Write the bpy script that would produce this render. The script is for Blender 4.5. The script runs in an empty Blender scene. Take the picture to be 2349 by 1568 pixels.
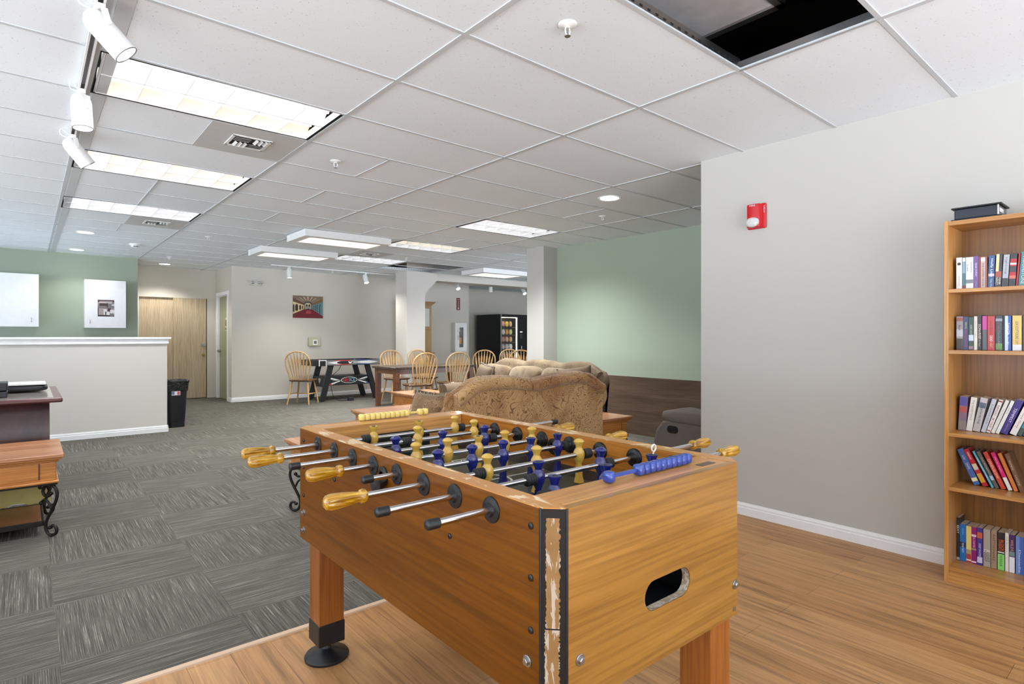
import bpy, bmesh, math, random
from mathutils import Vector, Matrix
D = bpy.data
SC = bpy.context.scene
C = SC.collection
R = math.radians
PI = math.pi
random.seed(7)

# ---------------------------------------------------------------- camera
YAW = 0.6982
FPX = 1321.7
cam = D.cameras.new('camera')
cam.sensor_width = 36.0
cam.sensor_fit = 'HORIZONTAL'
cam.lens = FPX / 2349.0 * 36.0
cam.shift_y = -12.5 / 2349.0
cam.clip_start = 0.05
camo = D.objects.new('camera', cam)
camo.location = (0, 0, 1.25)
camo.rotation_euler = (PI / 2, 0, -YAW)
C.objects.link(camo)
SC.camera = camo

# ---------------------------------------------------------------- light and exposure
W = D.worlds.new('daylight')
SC.world = W
W.use_nodes = True
SKY, LOWER_FILL = 2.5, 13.0             # world light; lower half set brighter to light the ceiling
wn_, wl_ = W.node_tree.nodes, W.node_tree.links
wt = wn_.new('ShaderNodeTexCoord'); wsep = wn_.new('ShaderNodeSeparateXYZ'); wl_.new(wt.outputs['Generated'], wsep.inputs[0])
wr_ = wn_.new('ShaderNodeMapRange'); wr_.inputs['From Min'].default_value = -0.06; wr_.inputs['From Max'].default_value = 0.06
wr_.inputs['To Min'].default_value = LOWER_FILL; wr_.inputs['To Max'].default_value = SKY
wl_.new(wsep.outputs[2], wr_.inputs['Value'])
wn_['Background'].inputs[0].default_value = (0.84, 0.94, 1.06, 1)
wl_.new(wr_.outputs[0], wn_['Background'].inputs[1])
SC.view_settings.view_transform = 'Standard'
SC.view_settings.look = 'None'
SC.view_settings.gamma = 1
SC.view_settings.use_curve_mapping = False
SC.view_settings.exposure = 0.15
SC.cycles.max_bounces = 10
SC.cycles.diffuse_bounces = 6
SC.cycles.sample_clamp_indirect = 6.0
TROFFER_POWER = 1.7
PANEL_POWER = 0.8
SPOT_POWER = 26.0

TROFFER_LAMP = (11.0, 14.0, 28.0, 66.0, 34.0, 42.0)


def area(name, loc, sx, sy, energy, color=(1, 1, 1), rot=(0, 0, 0), spread=180.0):
    ld = D.lights.new(name, 'AREA'); ld.shape = 'RECTANGLE'; ld.size = sx; ld.size_y = sy
    ld.energy = energy; ld.color = color; ld.spread = math.radians(spread)
    lo = D.objects.new(name, ld); C.objects.link(lo); lo.location = loc; lo.rotation_euler = rot
    return lo


COOLW = (0.86, 0.95, 1.10)
# unseen upward area lights added to brighten the ceiling
area('ceiling_fill', (-2.4, 4.0, 0.35), 2.6, 8.0, 118.0, (0.95, 0.975, 1.03), (PI, 0, 0))
area('ceiling_fill', (1.2, -2.6, 0.35), 4.0, 2.0, 190.0, COOLW, (PI, 0, 0))
area('ceiling_fill', (-0.6, 10.3, 0.35), 2.6, 1.6, 26.0, COOLW, (PI, 0, 0))
area('ceiling_fill', (2.5, -1.0, 0.35), 1.6, 1.4, 3.0, COOLW, (PI, 0, 0))
area('ceiling_fill', (9.2, 5.5, 0.35), 4.0, 5.0, 60.0, COOLW, (PI, 0, 0))


def cz(x, y):                      # the suspended ceiling sags a little to the right
    return 2.576 - 0.0081 * x + 0.0033 * y


# ---------------------------------------------------------------- materials
def s2l(c):
    return tuple(((v / 255.0) / 12.92 if v <= 10 else (((v / 255.0) + 0.055) / 1.055) ** 2.4) for v in c)


def nt(name):
    m = D.materials.new(name)
    m.use_nodes = True
    n = m.node_tree.nodes
    return m, n, m.node_tree.links, n['Principled BSDF']


def setp(b, rough=0.5, metal=0.0, spec=0.5, coat=0.0, coat_rough=0.1, sheen=0.0):
    b.inputs['Roughness'].default_value = rough
    b.inputs['Metallic'].default_value = metal
    b.inputs['Specular IOR Level'].default_value = spec
    b.inputs['Coat Weight'].default_value = coat
    b.inputs['Coat Roughness'].default_value = coat_rough
    if sheen:
        b.inputs['Sheen Weight'].default_value = sheen


def ramp(n, stops):
    r = n.new('ShaderNodeValToRGB')
    while len(r.color_ramp.elements) < len(stops):
        r.color_ramp.elements.new(0.5)
    for e, (p, c) in zip(r.color_ramp.elements, stops):
        e.position = p
        e.color = (*c, 1) if len(c) == 3 else c
    return r


def coords(n, l, scale=(1, 1, 1), rot=(0, 0, 0), kind='Object'):
    t = n.new('ShaderNodeTexCoord')
    mp = n.new('ShaderNodeMapping')
    mp.inputs['Scale'].default_value = scale
    mp.inputs['Rotation'].default_value = rot
    l.new(t.outputs[kind], mp.inputs[0])
    return mp


def noise(n, l, vec, scale=5.0, detail=4.0, dist=0.0, rough=0.55):
    k = n.new('ShaderNodeTexNoise')
    k.inputs['Scale'].default_value = scale
    k.inputs['Detail'].default_value = detail
    k.inputs['Distortion'].default_value = dist
    k.inputs['Roughness'].default_value = rough
    l.new(vec.outputs[0], k.inputs['Vector'])
    return k


def mixc(n, l, fac, a, b, mode='MIX'):
    m = n.new('ShaderNodeMix')
    m.data_type = 'RGBA'
    m.blend_type = mode
    if hasattr(fac, 'is_output'):
        l.new(fac, m.inputs[0])
    else:
        m.inputs[0].default_value = fac
    for i, v in ((6, a), (7, b)):
        if hasattr(v, 'is_output'):
            l.new(v, m.inputs[i])
        else:
            m.inputs[i].default_value = (*v, 1)
    return m.outputs[2]


def math_(n, l, op, a, b=None):
    m = n.new('ShaderNodeMath')
    m.operation = op
    for i, v in ((0, a), (1, b)):
        if v is None:
            continue
        if hasattr(v, 'is_output'):
            l.new(v, m.inputs[i])
        else:
            m.inputs[i].default_value = v
    return m.outputs[0]


def bump(n, l, b, h, strength=0.2, dist=0.002):
    k = n.new('ShaderNodeBump')
    k.inputs['Strength'].default_value = strength
    k.inputs['Distance'].default_value = dist
    l.new(h, k.inputs['Height'])
    l.new(k.outputs[0], b.inputs['Normal'])


def plain(name, rgb, rough=0.5, metal=0.0, spec=0.5, coat=0.0, var=0.06, vs=14.0):
    """one colour with a faint procedural mottling"""
    m, n, l, b = nt(name)
    setp(b, rough, metal, spec, coat)
    c = s2l(rgb)
    if var:
        k = noise(n, l, coords(n, l), vs, 3)
        o = mixc(n, l, k.outputs[0], tuple(v * (1 - var) for v in c), tuple(min(1, v * (1 + var)) for v in c))
        l.new(o, b.inputs['Base Color'])
    else:
        b.inputs['Base Color'].default_value = (*c, 1)
    return m


def glow(name, rgb, strength):
    m, n, l, b = nt(name)
    b.inputs['Base Color'].default_value = (0.8, 0.8, 0.8, 1)
    b.inputs['Emission Color'].default_value = (*s2l(rgb), 1)
    b.inputs['Emission Strength'].default_value = strength
    return m


def wood(name, dark, light, axis=0, scale=1.0, rough=0.35, coat=0.0, contrast=1.0, spec=0.5):
    m, n, l, b = nt(name)
    setp(b, rough, 0, spec, coat, 0.15)
    sc = [9.0 * scale] * 3
    sc[axis] = 0.7 * scale
    v = coords(n, l, tuple(sc))
    a = noise(n, l, v, 1.0, 5, 0.9)
    sc2 = [120.0 * scale] * 3
    sc2[axis] = 3.2 * scale
    v2 = coords(n, l, tuple(sc2))
    f = noise(n, l, v2, 1.0, 3)
    w = 0.22 * contrast
    r1 = ramp(n, [(0.5 - w, s2l(dark)), (0.5 + w, s2l(light))])
    l.new(a.outputs[0], r1.inputs[0])
    r2 = ramp(n, [(0.36, (0.66, 0.60, 0.54)), (0.58, (1.04, 1.04, 1.04))])
    l.new(f.outputs[0], r2.inputs[0])
    l.new(mixc(n, l, 0.75, r1.outputs[0], r2.outputs[0], 'MULTIPLY'), b.inputs['Base Color'])
    bump(n, l, b, f.outputs[0], 0.06, 0.0006)
    return m


def wall_paint(name, rgb):
    m, n, l, b = nt(name)
    setp(b, 0.62, 0, 0.35)
    c = s2l(rgb)
    v = coords(n, l)
    k = noise(n, l, v, 1.3, 3)
    l.new(mixc(n, l, k.outputs[0], tuple(x * 0.97 for x in c), tuple(x * 1.03 for x in c)), b.inputs['Base Color'])
    k2 = noise(n, l, v, 120, 2, 0.4)
    bump(n, l, b, k2.outputs[0], 0.22, 0.002)
    return m


M = {}
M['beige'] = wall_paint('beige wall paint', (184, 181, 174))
M['beige_half'] = wall_paint('brightened beige wall paint', (207, 202, 194))  # beige raised in colour so these surfaces look better lit
M['beige_far'] = wall_paint('brightened far wall paint', (204, 198, 187))  # brighter lighting of the far walls put into the paint colour
M['green'] = wall_paint('sage green wall paint', (157, 168, 149))
M['white_trim'] = plain('white trim paint', (232, 232, 231), 0.4)
M['tbar'] = plain('white ceiling bar', (196, 200, 202), 0.55, spec=0.3)
M['white_metal'] = plain('white enamel', (232, 232, 230), 0.35)
M['dark_gap'] = plain('black gap', (22, 22, 20), 0.8)
M['black_plastic'] = plain('black plastic', (24, 25, 27), 0.38)
M['black_satin'] = plain('black satin laminate', (20, 21, 24), 0.42)
M['rubber'] = plain('charcoal rubber', (42, 43, 44), 0.6)
M['chrome'] = plain('polished steel', (205, 205, 206), 0.16, 1.0, var=0.03)
M['steel'] = plain('brushed steel', (176, 176, 176), 0.3, 1.0)
M['iron'] = plain('dark wrought iron', (42, 39, 36), 0.42, 0.6)
M['galv'] = plain('galvanised duct metal', (206, 206, 206), 0.4, 0.25, var=0.3, vs=7)
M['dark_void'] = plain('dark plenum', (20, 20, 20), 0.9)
M['grey_steel'] = plain('dull steel', (96, 96, 95), 0.5, 0.4)

# speckled lay-in tile
m, n, l, b = nt('speckled ceiling tile'); setp(b, 0.85, 0, 0.2)
v = coords(n, l)
k = noise(n, l, v, 95, 2, 0.3)
r = ramp(n, [(0.26, s2l((194, 198, 200))), (0.34, s2l((236, 242, 246)))]); l.new(k.outputs[0], r.inputs[0])
k2 = noise(n, l, v, 0.9, 2)
r2 = ramp(n, [(0.3, (0.95, 0.95, 0.945)), (0.7, (1, 1, 1))]); l.new(k2.outputs[0], r2.inputs[0])
l.new(mixc(n, l, 1.0, r.outputs[0], r2.outputs[0], 'MULTIPLY'), b.inputs['Base Color'])
bump(n, l, b, k.outputs[0], 0.15, 0.002)
M['tile'] = m

# parquet-laid striped carpet squares
m, n, l, b = nt('striped carpet squares'); setp(b, 0.95, 0, 0.1)
t = n.new('ShaderNodeTexCoord'); sx = n.new('ShaderNodeSeparateXYZ'); l.new(t.outputs['Object'], sx.inputs[0])
ix = math_(n, l, 'FLOOR', math_(n, l, 'DIVIDE', math_(n, l, 'SUBTRACT', sx.outputs[0], 0.092), 0.625))
iy = math_(n, l, 'FLOOR', math_(n, l, 'DIVIDE', math_(n, l, 'SUBTRACT', sx.outputs[1], 2.783), 0.632))
par = math_(n, l, 'FLOORED_MODULO', math_(n, l, 'ADD', ix, iy), 2.0)


def stripes(scale):
    mp = n.new('ShaderNodeMapping'); mp.inputs['Scale'].default_value = scale
    cb = n.new('ShaderNodeCombineXYZ')
    l.new(sx.outputs[0], cb.inputs[0]); l.new(sx.outputs[1], cb.inputs[1])
    l.new(math_(n, l, 'ADD', math_(n, l, 'MULTIPLY', ix, 3.7), math_(n, l, 'MULTIPLY', iy, 5.3)), cb.inputs[2])
    l.new(cb.outputs[0], mp.inputs[0])
    a_ = noise(n, l, mp, 1.0, 3, 0.0, 0.75)
    return a_.outputs[0]


SA = stripes((270, 3.2, 1)); SB = stripes((3.2, 270, 1))
st = n.new('ShaderNodeMix'); l.new(par, st.inputs[0]); l.new(SA, st.inputs[2]); l.new(SB, st.inputs[3])
r = ramp(n, [(0.24, s2l((58, 57, 53))), (0.45, s2l((92, 89, 83))), (0.58, s2l((112, 109, 102))), (0.74, s2l((186, 184, 175)))])
l.new(st.outputs[0], r.inputs[0])
kf = noise(n, l, coords(n, l), 260, 2)
r3 = ramp(n, [(0.3, (0.74, 0.74, 0.73)), (0.65, (1, 1, 1))]); l.new(kf.outputs[0], r3.inputs[0])
wn = n.new('ShaderNodeTexWhiteNoise'); wn.noise_dimensions = '2D'
cb2 = n.new('ShaderNodeCombineXYZ'); l.new(ix, cb2.inputs[0]); l.new(iy, cb2.inputs[1]); l.new(cb2.outputs[0], wn.inputs[0])
r4 = ramp(n, [(0.0, (0.90, 0.89, 0.87)), (1.0, (1.06, 1.05, 1.03))]); l.new(wn.outputs[0], r4.inputs[0])
c1 = mixc(n, l, 1.0, r.outputs[0], r3.outputs[0], 'MULTIPLY')
l.new(mixc(n, l, 1.0, c1, r4.outputs[0], 'MULTIPLY'), b.inputs['Base Color'])
bump(n, l, b, st.outputs[0], 0.5, 0.003)
M['carpet'] = m

# vinyl planks running away from the camera
m, n, l, b = nt('oak vinyl planks'); setp(b, 0.45, 0, 0.35)
v = coords(n, l, (1, 1, 1), (0, 0, PI / 2))
br = n.new('ShaderNodeTexBrick')
br.offset = 0.37; br.inputs['Scale'].default_value = 1.0
br.inputs['Brick Width'].default_value = 1.22; br.inputs['Row Height'].default_value = 0.152
br.inputs['Mortar Size'].default_value = 0.0009
br.inputs['Color1'].default_value = (*s2l((194, 148, 98)), 1)
br.inputs['Color2'].default_value = (*s2l((178, 131, 82)), 1)
br.inputs['Mortar'].default_value = (*s2l((120, 80, 50)), 1)
l.new(v.outputs[0], br.inputs[0])
g = noise(n, l, coords(n, l, (30, 1.8, 1)), 1.0, 6, 0.7)
r = ramp(n, [(0.28, (0.55, 0.51, 0.48)), (0.5, (0.93, 0.92, 0.91)), (0.72, (1.14, 1.13, 1.1))]); l.new(g.outputs[0], r.inputs[0])
g2 = noise(n, l, coords(n, l, (150, 5, 1)), 1.0, 3)
r2 = ramp(n, [(0.3, (0.8, 0.78, 0.76)), (0.6, (1, 1, 1))]); l.new(g2.outputs[0], r2.inputs[0])
c1 = mixc(n, l, 1.0, br.outputs[0], r.outputs[0], 'MULTIPLY')
l.new(mixc(n, l, 1.0, c1, r2.outputs[0], 'MULTIPLY'), b.inputs['Base Color'])
bump(n, l, b, g2.outputs[0], 0.05, 0.001)
M['vinyl'] = m

M['foos_side_shaded'] = wood('amber laminate shaded side', (92, 50, 1), (132, 78, 6), 1, 0.9, 0.34, 0.06, 1.3, 0.3)  # darker copy: shade on the outer sides put into the laminate colour
M['foos_in_lit'] = wood('amber laminate lit inside', (168, 100, 26), (200, 132, 52), 1, 0.9, 0.34, 0.1, 1.1, 0.4)  # brighter copy: light from above put into the inner walls' colour
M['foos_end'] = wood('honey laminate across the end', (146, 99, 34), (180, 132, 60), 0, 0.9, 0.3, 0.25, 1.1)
M['foos_deck_lit'] = wood('honey laminate lit deck', (196, 136, 70), (222, 168, 102), 0, 0.9, 0.3, 0.1, 1.0, 0.4)  # lighter copy: light falling on the end decks put into their colour
M['foos_leg'] = wood('amber laminate upright', (138, 76, 22), (176, 106, 40), 2, 0.9, 0.32, 0.2)
M['cherry'] = wood('dark cherry veneer', (50, 24, 24), (82, 40, 36), 2, 1.0, 0.3, 0.3)
M['cherry_x'] = wood('dark cherry edge', (82, 38, 38), (112, 56, 54), 0, 1.0, 0.3, 0.3)
M['grey_top'] = plain('taupe desk inlay', (176, 168, 158), 0.12, 0, 0.8, 0.5)
M['pine'] = wood('honey pine', (176, 106, 42), (208, 140, 70), 0, 1.0, 0.3, 0.25)
M['pine_top'] = wood('worn honey pine top', (172, 112, 72), (206, 150, 108), 0, 1.0, 0.3, 0.2)
M['pine_red'] = wood('red brown shelf board', (112, 62, 42), (150, 92, 66), 0, 1.0, 0.3, 0.2)
M['oak_chair'] = wood('light oak', (186, 142, 88), (222, 182, 126), 2, 1.4, 0.38, 0.1)
M['oak_seat'] = wood('dark walnut seat', (84, 58, 40), (118, 86, 60), 0, 1.2, 0.3, 0.2)
M['shelf_oak'] = wood('oak veneer shelf', (172, 118, 54), (200, 146, 80), 1, 1.0, 0.34, 0.1)
M['shelf_back'] = wood('brown shelf back', (118, 74, 14), (140, 92, 28), 2, 1.0, 0.4, 0.1)
M['shelf_side'] = wood('oak veneer upright', (180, 126, 62), (206, 154, 88), 2, 1.0, 0.34, 0.1)
M['door_oak'] = wood('pale oak door', (184, 165, 136), (198, 181, 154), 2, 1.0, 0.45, 0.0)
M['hutch'] = wood('golden oak hutch', (150, 116, 72), (180, 146, 98), 2, 1.0, 0.4)
M['wainscot'] = wood('dark walnut panelling', (72, 56, 45), (108, 87, 72), 1, 1.0, 0.42, 0.0, 1.2)
M['dt_wood'] = wood('reddish brown table wood', (88, 50, 30), (122, 74, 46), 2, 1.0, 0.32, 0.2)
M['strip'] = plain('beige transition strip', (206, 176, 148), 0.45)


def worn_edge(name, base_a, base_b, chip, amount=0.55, sc=(30, 9, 30)):
    m, n, l, b = nt(name); setp(b, 0.35, 0, 0.5, 0.2)
    k = noise(n, l, coords(n, l, sc), 1.0, 4, 0.6)
    r_ = ramp(n, [(amount, (0, 0, 0)), (amount + 0.05, (1, 1, 1))]); l.new(k.outputs[0], r_.inputs[0])
    k2 = noise(n, l, coords(n, l, (14, 3, 14)), 1.0, 3)
    c_ = mixc(n, l, k2.outputs[0], s2l(base_a), s2l(base_b))
    l.new(mixc(n, l, r_.outputs[0], c_, s2l(chip)), b.inputs['Base Color'])
    return m


M['rail_worn'] = worn_edge('worn rail edge', (188, 124, 50), (214, 156, 84), (240, 214, 170), 0.56)
M['corner_worn'] = worn_edge('split corner core', (126, 90, 48), (160, 124, 80), (186, 172, 154), 0.53, (110, 110, 22))


def scroll_fabric(name, base, base2, line, scale=5.0, rings=9.0, rough=0.9, amt=1.0, lw=0.05):
    """contour scrolls like a woven paisley"""
    m, n, l, b = nt(name); setp(b, rough, 0, 0.15, sheen=0.25)
    v = coords(n, l)
    k = noise(n, l, v, scale, 1.2, 2.2)
    ph = math_(n, l, 'PINGPONG', math_(n, l, 'MULTIPLY', k.outputs[0], rings), 0.5)
    r_ = ramp(n, [(lw, (1, 1, 1)), (lw + 0.08, (0, 0, 0))]); l.new(ph, r_.inputs[0])
    k3 = noise(n, l, v, scale * 0.55, 3, 0.8)
    r3_ = ramp(n, [(0.42, s2l(base)), (0.62, s2l(base2))]); l.new(k3.outputs[0], r3_.inputs[0])
    lo = math_(n, l, 'MULTIPLY', r_.outputs[0], amt)
    c_ = mixc(n, l, lo, r3_.outputs[0], s2l(line))
    kf_ = noise(n, l, v, 240, 2)
    rf = ramp(n, [(0.3, (0.84, 0.84, 0.84)), (0.65, (1.04, 1.04, 1.04))]); l.new(kf_.outputs[0], rf.inputs[0])
    l.new(mixc(n, l, 1.0, c_, rf.outputs[0], 'MULTIPLY'), b.inputs['Base Color'])
    bump(n, l, b, kf_.outputs[0], 0.3, 0.002)
    return m


M['paisley'] = scroll_fabric('tan scroll weave', (184, 148, 102), (146, 104, 64), (92, 58, 34), 5.6, 10.0, lw=0.055, amt=0.8)
M['paisley_dark'] = scroll_fabric('brown scroll weave', (142, 116, 84), (106, 82, 56), (70, 52, 36), 9.0, 11.0)
M['paisley_pale'] = scroll_fabric('faded scroll weave', (126, 108, 82), (102, 82, 58), (72, 55, 40), 7.0, 8.0, 0.9, 0.6)
M['suede'] = plain('taupe brown suede', (104, 86, 66), 0.9, var=0.2, vs=9)
M['braid'] = scroll_fabric('dark braided fringe', (70, 56, 42), (150, 128, 98), (34, 27, 22), 40, 6.0)
M['recliner'] = plain('grey brown microfibre', (106, 98, 93), 0.92, var=0.12, vs=60)
M['cream_fringe'] = plain('cream fringe thread', (190, 172, 140), 0.9)

m, n, l, b = nt('dark marbled laminate'); setp(b, 0.42, 0, 0.3, 0.0)
k = noise(n, l, coords(n, l), 14, 5, 1.5)
r = ramp(n, [(0.42, s2l((44, 36, 30))), (0.55, s2l((96, 80, 64))), (0.62, s2l((38, 32, 27)))]); l.new(k.outputs[0], r.inputs[0])
l.new(r.outputs[0], b.inputs['Base Color'])
M['marble'] = m

m, n, l, b = nt('black bin liner'); setp(b, 0.22, 0, 0.6)
b.inputs['Base Color'].default_value = (*s2l((20, 20, 20)), 1)
k = noise(n, l, coords(n, l), 26, 3, 0.8); bump(n, l, b, k.outputs[0], 0.9, 0.02)
M['liner'] = m

m, n, l, b = nt('clear window glass')
tr = n.new('ShaderNodeBsdfTransparent'); gl = n.new('ShaderNodeBsdfGlossy'); gl.inputs['Roughness'].default_value = 0.05
mx = n.new('ShaderNodeMixShader'); mx.inputs[0].default_value = 0.06
l.new(tr.outputs[0], mx.inputs[1]); l.new(gl.outputs[0], mx.inputs[2])
l.new(mx.outputs[0], n['Material Output'].inputs[0])
M['glass'] = m

m, n, l, b = nt('amber streaked handle plastic'); setp(b, 0.14, 0, 0.6, 0.6)
k = noise(n, l, coords(n, l, (9, 90, 90)), 1.0, 3, 1.2)
r = ramp(n, [(0.35, s2l((140, 90, 6))), (0.55, s2l((194, 146, 30))), (0.7, s2l((216, 178, 78)))]); l.new(k.outputs[0], r.inputs[0])
l.new(r.outputs[0], b.inputs['Base Color'])
M['handle'] = m
M['yellow_man'] = plain('glossy mustard plastic', (214, 172, 74), 0.16, 0, 0.6, 0.5, 0.05)
M['blue_man'] = plain('glossy navy plastic', (26, 34, 112), 0.16, 0, 0.6, 0.5, 0.05)
M['yellow_bead'] = plain('pale yellow bead', (236, 216, 128), 0.22, 0, 0.5, 0.3, 0.03)
M['blue_bead'] = plain('blue bead', (44, 72, 158), 0.2, 0, 0.6, 0.4, 0.03)
m, n, l, b = nt('dark green pitch'); setp(b, 0.3, 0, 0.5)
k = noise(n, l, coords(n, l), 3.0, 4)
r = ramp(n, [(0.35, s2l((40, 56, 50))), (0.65, s2l((62, 78, 70)))]); l.new(k.outputs[0], r.inputs[0]); l.new(r.outputs[0], b.inputs['Base Color'])
M['pitch'] = m


# ---------------------------------------------------------------- mesh helpers
class MB:
    def __init__(s):
        s.v = []; s.f = []; s.m = []

    def add(s, vs, fs, m=0):
        o = len(s.v)
        s.v += [tuple(p) for p in vs]
        s.f += [tuple(o + i for i in f) for f in fs]
        s.m += [m] * len(fs)
        return s

    def box(s, x0, x1, y0, y1, z0, z1, m=0):
        vs = [(x, y, z) for z in (z0, z1) for y in (y0, y1) for x in (x0, x1)]
        return s.add(vs, [(0, 2, 3, 1), (4, 5, 7, 6), (0, 1, 5, 4), (2, 6, 7, 3), (0, 4, 6, 2), (1, 3, 7, 5)], m)

    def hexa(s, vs, m=0):          # eight corners, same order as box
        return s.add(vs, [(0, 2, 3, 1), (4, 5, 7, 6), (0, 1, 5, 4), (2, 6, 7, 3), (0, 4, 6, 2), (1, 3, 7, 5)], m)

    def taper(s, c0, h0, c1, h1, m=0):
        """square post from centre c0 half size h0 (x,y) to c1/h1, horizontal ends"""
        vs = []
        for c, h in ((c0, h0), (c1, h1)):
            vs += [(c[0] + sx_ * h[0], c[1] + sy_ * h[1], c[2]) for sy_ in (-1, 1) for sx_ in (-1, 1)]
        return s.hexa(vs, m)

    def lathe(s, prof, o=(0, 0, 0), ax=(0, 0, 1), n=20, m=0, lobes=0, depth=0.0, lob_rng=None, caps=True):
        ax = Vector(ax).normalized()
        u = ax.orthogonal().normalized(); w = ax.cross(u)
        o = Vector(o); vs = []; fs = []
        for r_, z_ in prof:
            for i in range(n):
                a = 2 * PI * i / n
                rr = r_
                if lobes and lob_rng[0] <= z_ <= lob_rng[1]:
                    rr = r_ * (1 - depth * (0.5 + 0.5 * math.cos(lobes * a)))
                vs.append(o + ax * z_ + (u * math.cos(a) + w * math.sin(a)) * rr)
        k = len(prof)
        for j in range(k - 1):
            for i in range(n):
                a, b_ = j * n + i, j * n + (i + 1) % n
                fs.append((a, b_, b_ + n, a + n))
        if caps and prof[0][0] > 1e-6:
            fs.append(tuple(range(n - 1, -1, -1)))
        if caps and prof[-1][0] > 1e-6:
            fs.append(tuple((k - 1) * n + i for i in range(n)))
        return s.add(vs, fs, m)

    def cyl(s, p0, p1, r0, r1=None, n=14, m=0):
        p0, p1 = Vector(p0), Vector(p1)
        return s.lathe([(r0, 0), (r1 if r1 is not None else r0, (p1 - p0).length)], p0, p1 - p0, n, m)

    def tube(s, pts, r, n=8, m=0, flat=1.0):
        pts = [Vector(p) for p in pts]
        rs = r if isinstance(r, (list, tuple)) else [r] * len(pts)
        t0 = (pts[1] - pts[0]).normalized()
        u = t0.orthogonal().normalized()
        vs = []; fs = []
        for i, p in enumerate(pts):
            t = (pts[min(i + 1, len(pts) - 1)] - pts[max(i - 1, 0)]).normalized()
            u = (u - t * u.dot(t)).normalized(); w = t.cross(u)
            for j in range(n):
                a = 2 * PI * j / n
                vs.append(p + (u * math.cos(a) + w * math.sin(a) * flat) * rs[i])
        for i in range(len(pts) - 1):
            for j in range(n):
                a, b_ = i * n + j, i * n + (j + 1) % n
                fs.append((a, b_, b_ + n, a + n))
        fs.append(tuple(range(n - 1, -1, -1)))
        fs.append(tuple((len(pts) - 1) * n + j for j in range(n)))
        return s.add(vs, fs, m)

    def prism(s, poly, o, u, w, nrm, m=0):
        """2D polygon (a,b) -> o + a*u + b*w, extruded by vector nrm"""
        o, u, w, nrm = Vector(o), Vector(u), Vector(w), Vector(nrm)
        k = len(poly)
        vs = [o + u * a + w * b_ for a, b_ in poly] + [o + u * a + w * b_ + nrm for a, b_ in poly]
        fs = [tuple(range(k)), tuple(range(2 * k - 1, k - 1, -1))] + [(i, (i + 1) % k, k + (i + 1) % k, k + i) for i in range(k)]
        return s.add(vs, fs, m)

    def face(s, pts, m=0):
        return s.add(pts, [tuple(range(len(pts)))], m)

    def pill(s, c, h, e1=0.35, e2=0.35, nu=28, nv=14, m=0):
        def pw(a, e):
            return math.copysign(abs(a) ** e, a)
        vs = []; fs = []
        for j in range(nv + 1):
            ph = -PI / 2 + PI * j / nv
            for i in range(nu):
                th = 2 * PI * i / nu
                vs.append((c[0] + h[0] * pw(math.cos(ph), e1) * pw(math.cos(th), e2),
                           c[1] + h[1] * pw(math.cos(ph), e1) * pw(math.sin(th), e2),
                           c[2] + h[2] * pw(math.sin(ph), e1)))
        for j in range(nv):
            for i in range(nu):
                a, b_ = j * nu + i, j * nu + (i + 1) % nu
                fs.append((a, b_, b_ + nu, a + nu))
        return s.add(vs, fs, m)

    def grid(s, fn, nu, nv, m=0):
        vs = [fn(i / nu, j / nv) for j in range(nv + 1) for i in range(nu + 1)]
        fs = [(j * (nu + 1) + i, j * (nu + 1) + i + 1, (j + 1) * (nu + 1) + i + 1, (j + 1) * (nu + 1) + i) for j in range(nv) for i in range(nu)]
        return s.add(vs, fs, m)

    def xf(s, mat, start=0):
        for i in range(start, len(s.v)):
            s.v[i] = tuple(mat @ Vector(s.v[i]))
        return s

    def build(s, name, mats, parent=None, smooth=38, bevel=0.0, segs=2, recalc=True, org=None):
        me = D.meshes.new(name)
        vs = s.v if org is None else [(x - org[0], y - org[1], z - org[2]) for x, y, z in s.v]
        me.from_pydata(vs, [], s.f)
        for m_ in (mats if isinstance(mats, (list, tuple)) else [mats]):
            me.materials.append(M[m_] if isinstance(m_, str) else m_)
        me.polygons.foreach_set('material_index', s.m)
        bm = bmesh.new(); bm.from_mesh(me)
        bmesh.ops.remove_doubles(bm, verts=bm.verts, dist=1e-6)
        if recalc:
            bmesh.ops.recalc_face_normals(bm, faces=bm.faces)
        bm.to_mesh(me); bm.free()
        if smooth:
            me.shade_smooth(); me.set_sharp_from_angle(angle=R(smooth))
        o = D.objects.new(name, me); C.objects.link(o)
        if parent:
            o.parent = parent
        elif org is not None:
            o.location = org
        if bevel:
            b_ = o.modifiers.new('edges', 'BEVEL'); b_.width = bevel; b_.segments = segs; b_.limit_method = 'ANGLE'; b_.angle_limit = R(40)
            b_.harden_normals = False
        return o


def tag(o, label, cat, group=None):
    o['label'] = label; o['category'] = cat
    if group:
        o['group'] = group
    return o


def thing(name, label, cat, loc=(0, 0, 0), rotz=0.0, group=None):
    o = D.objects.new(name, None); C.objects.link(o)
    o.empty_display_size = 0.05
    o.location = loc; o.rotation_euler = (0, 0, rotz)
    return tag(o, label, cat, group)


def struct(o):
    o['kind'] = 'structure'
    return o


def copy_tree(o, parent=None):
    c = o.copy(); C.objects.link(c)
    if parent:
        c.parent = parent
    for ch in list(o.children):
        copy_tree(ch, c)
    return c


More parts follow.
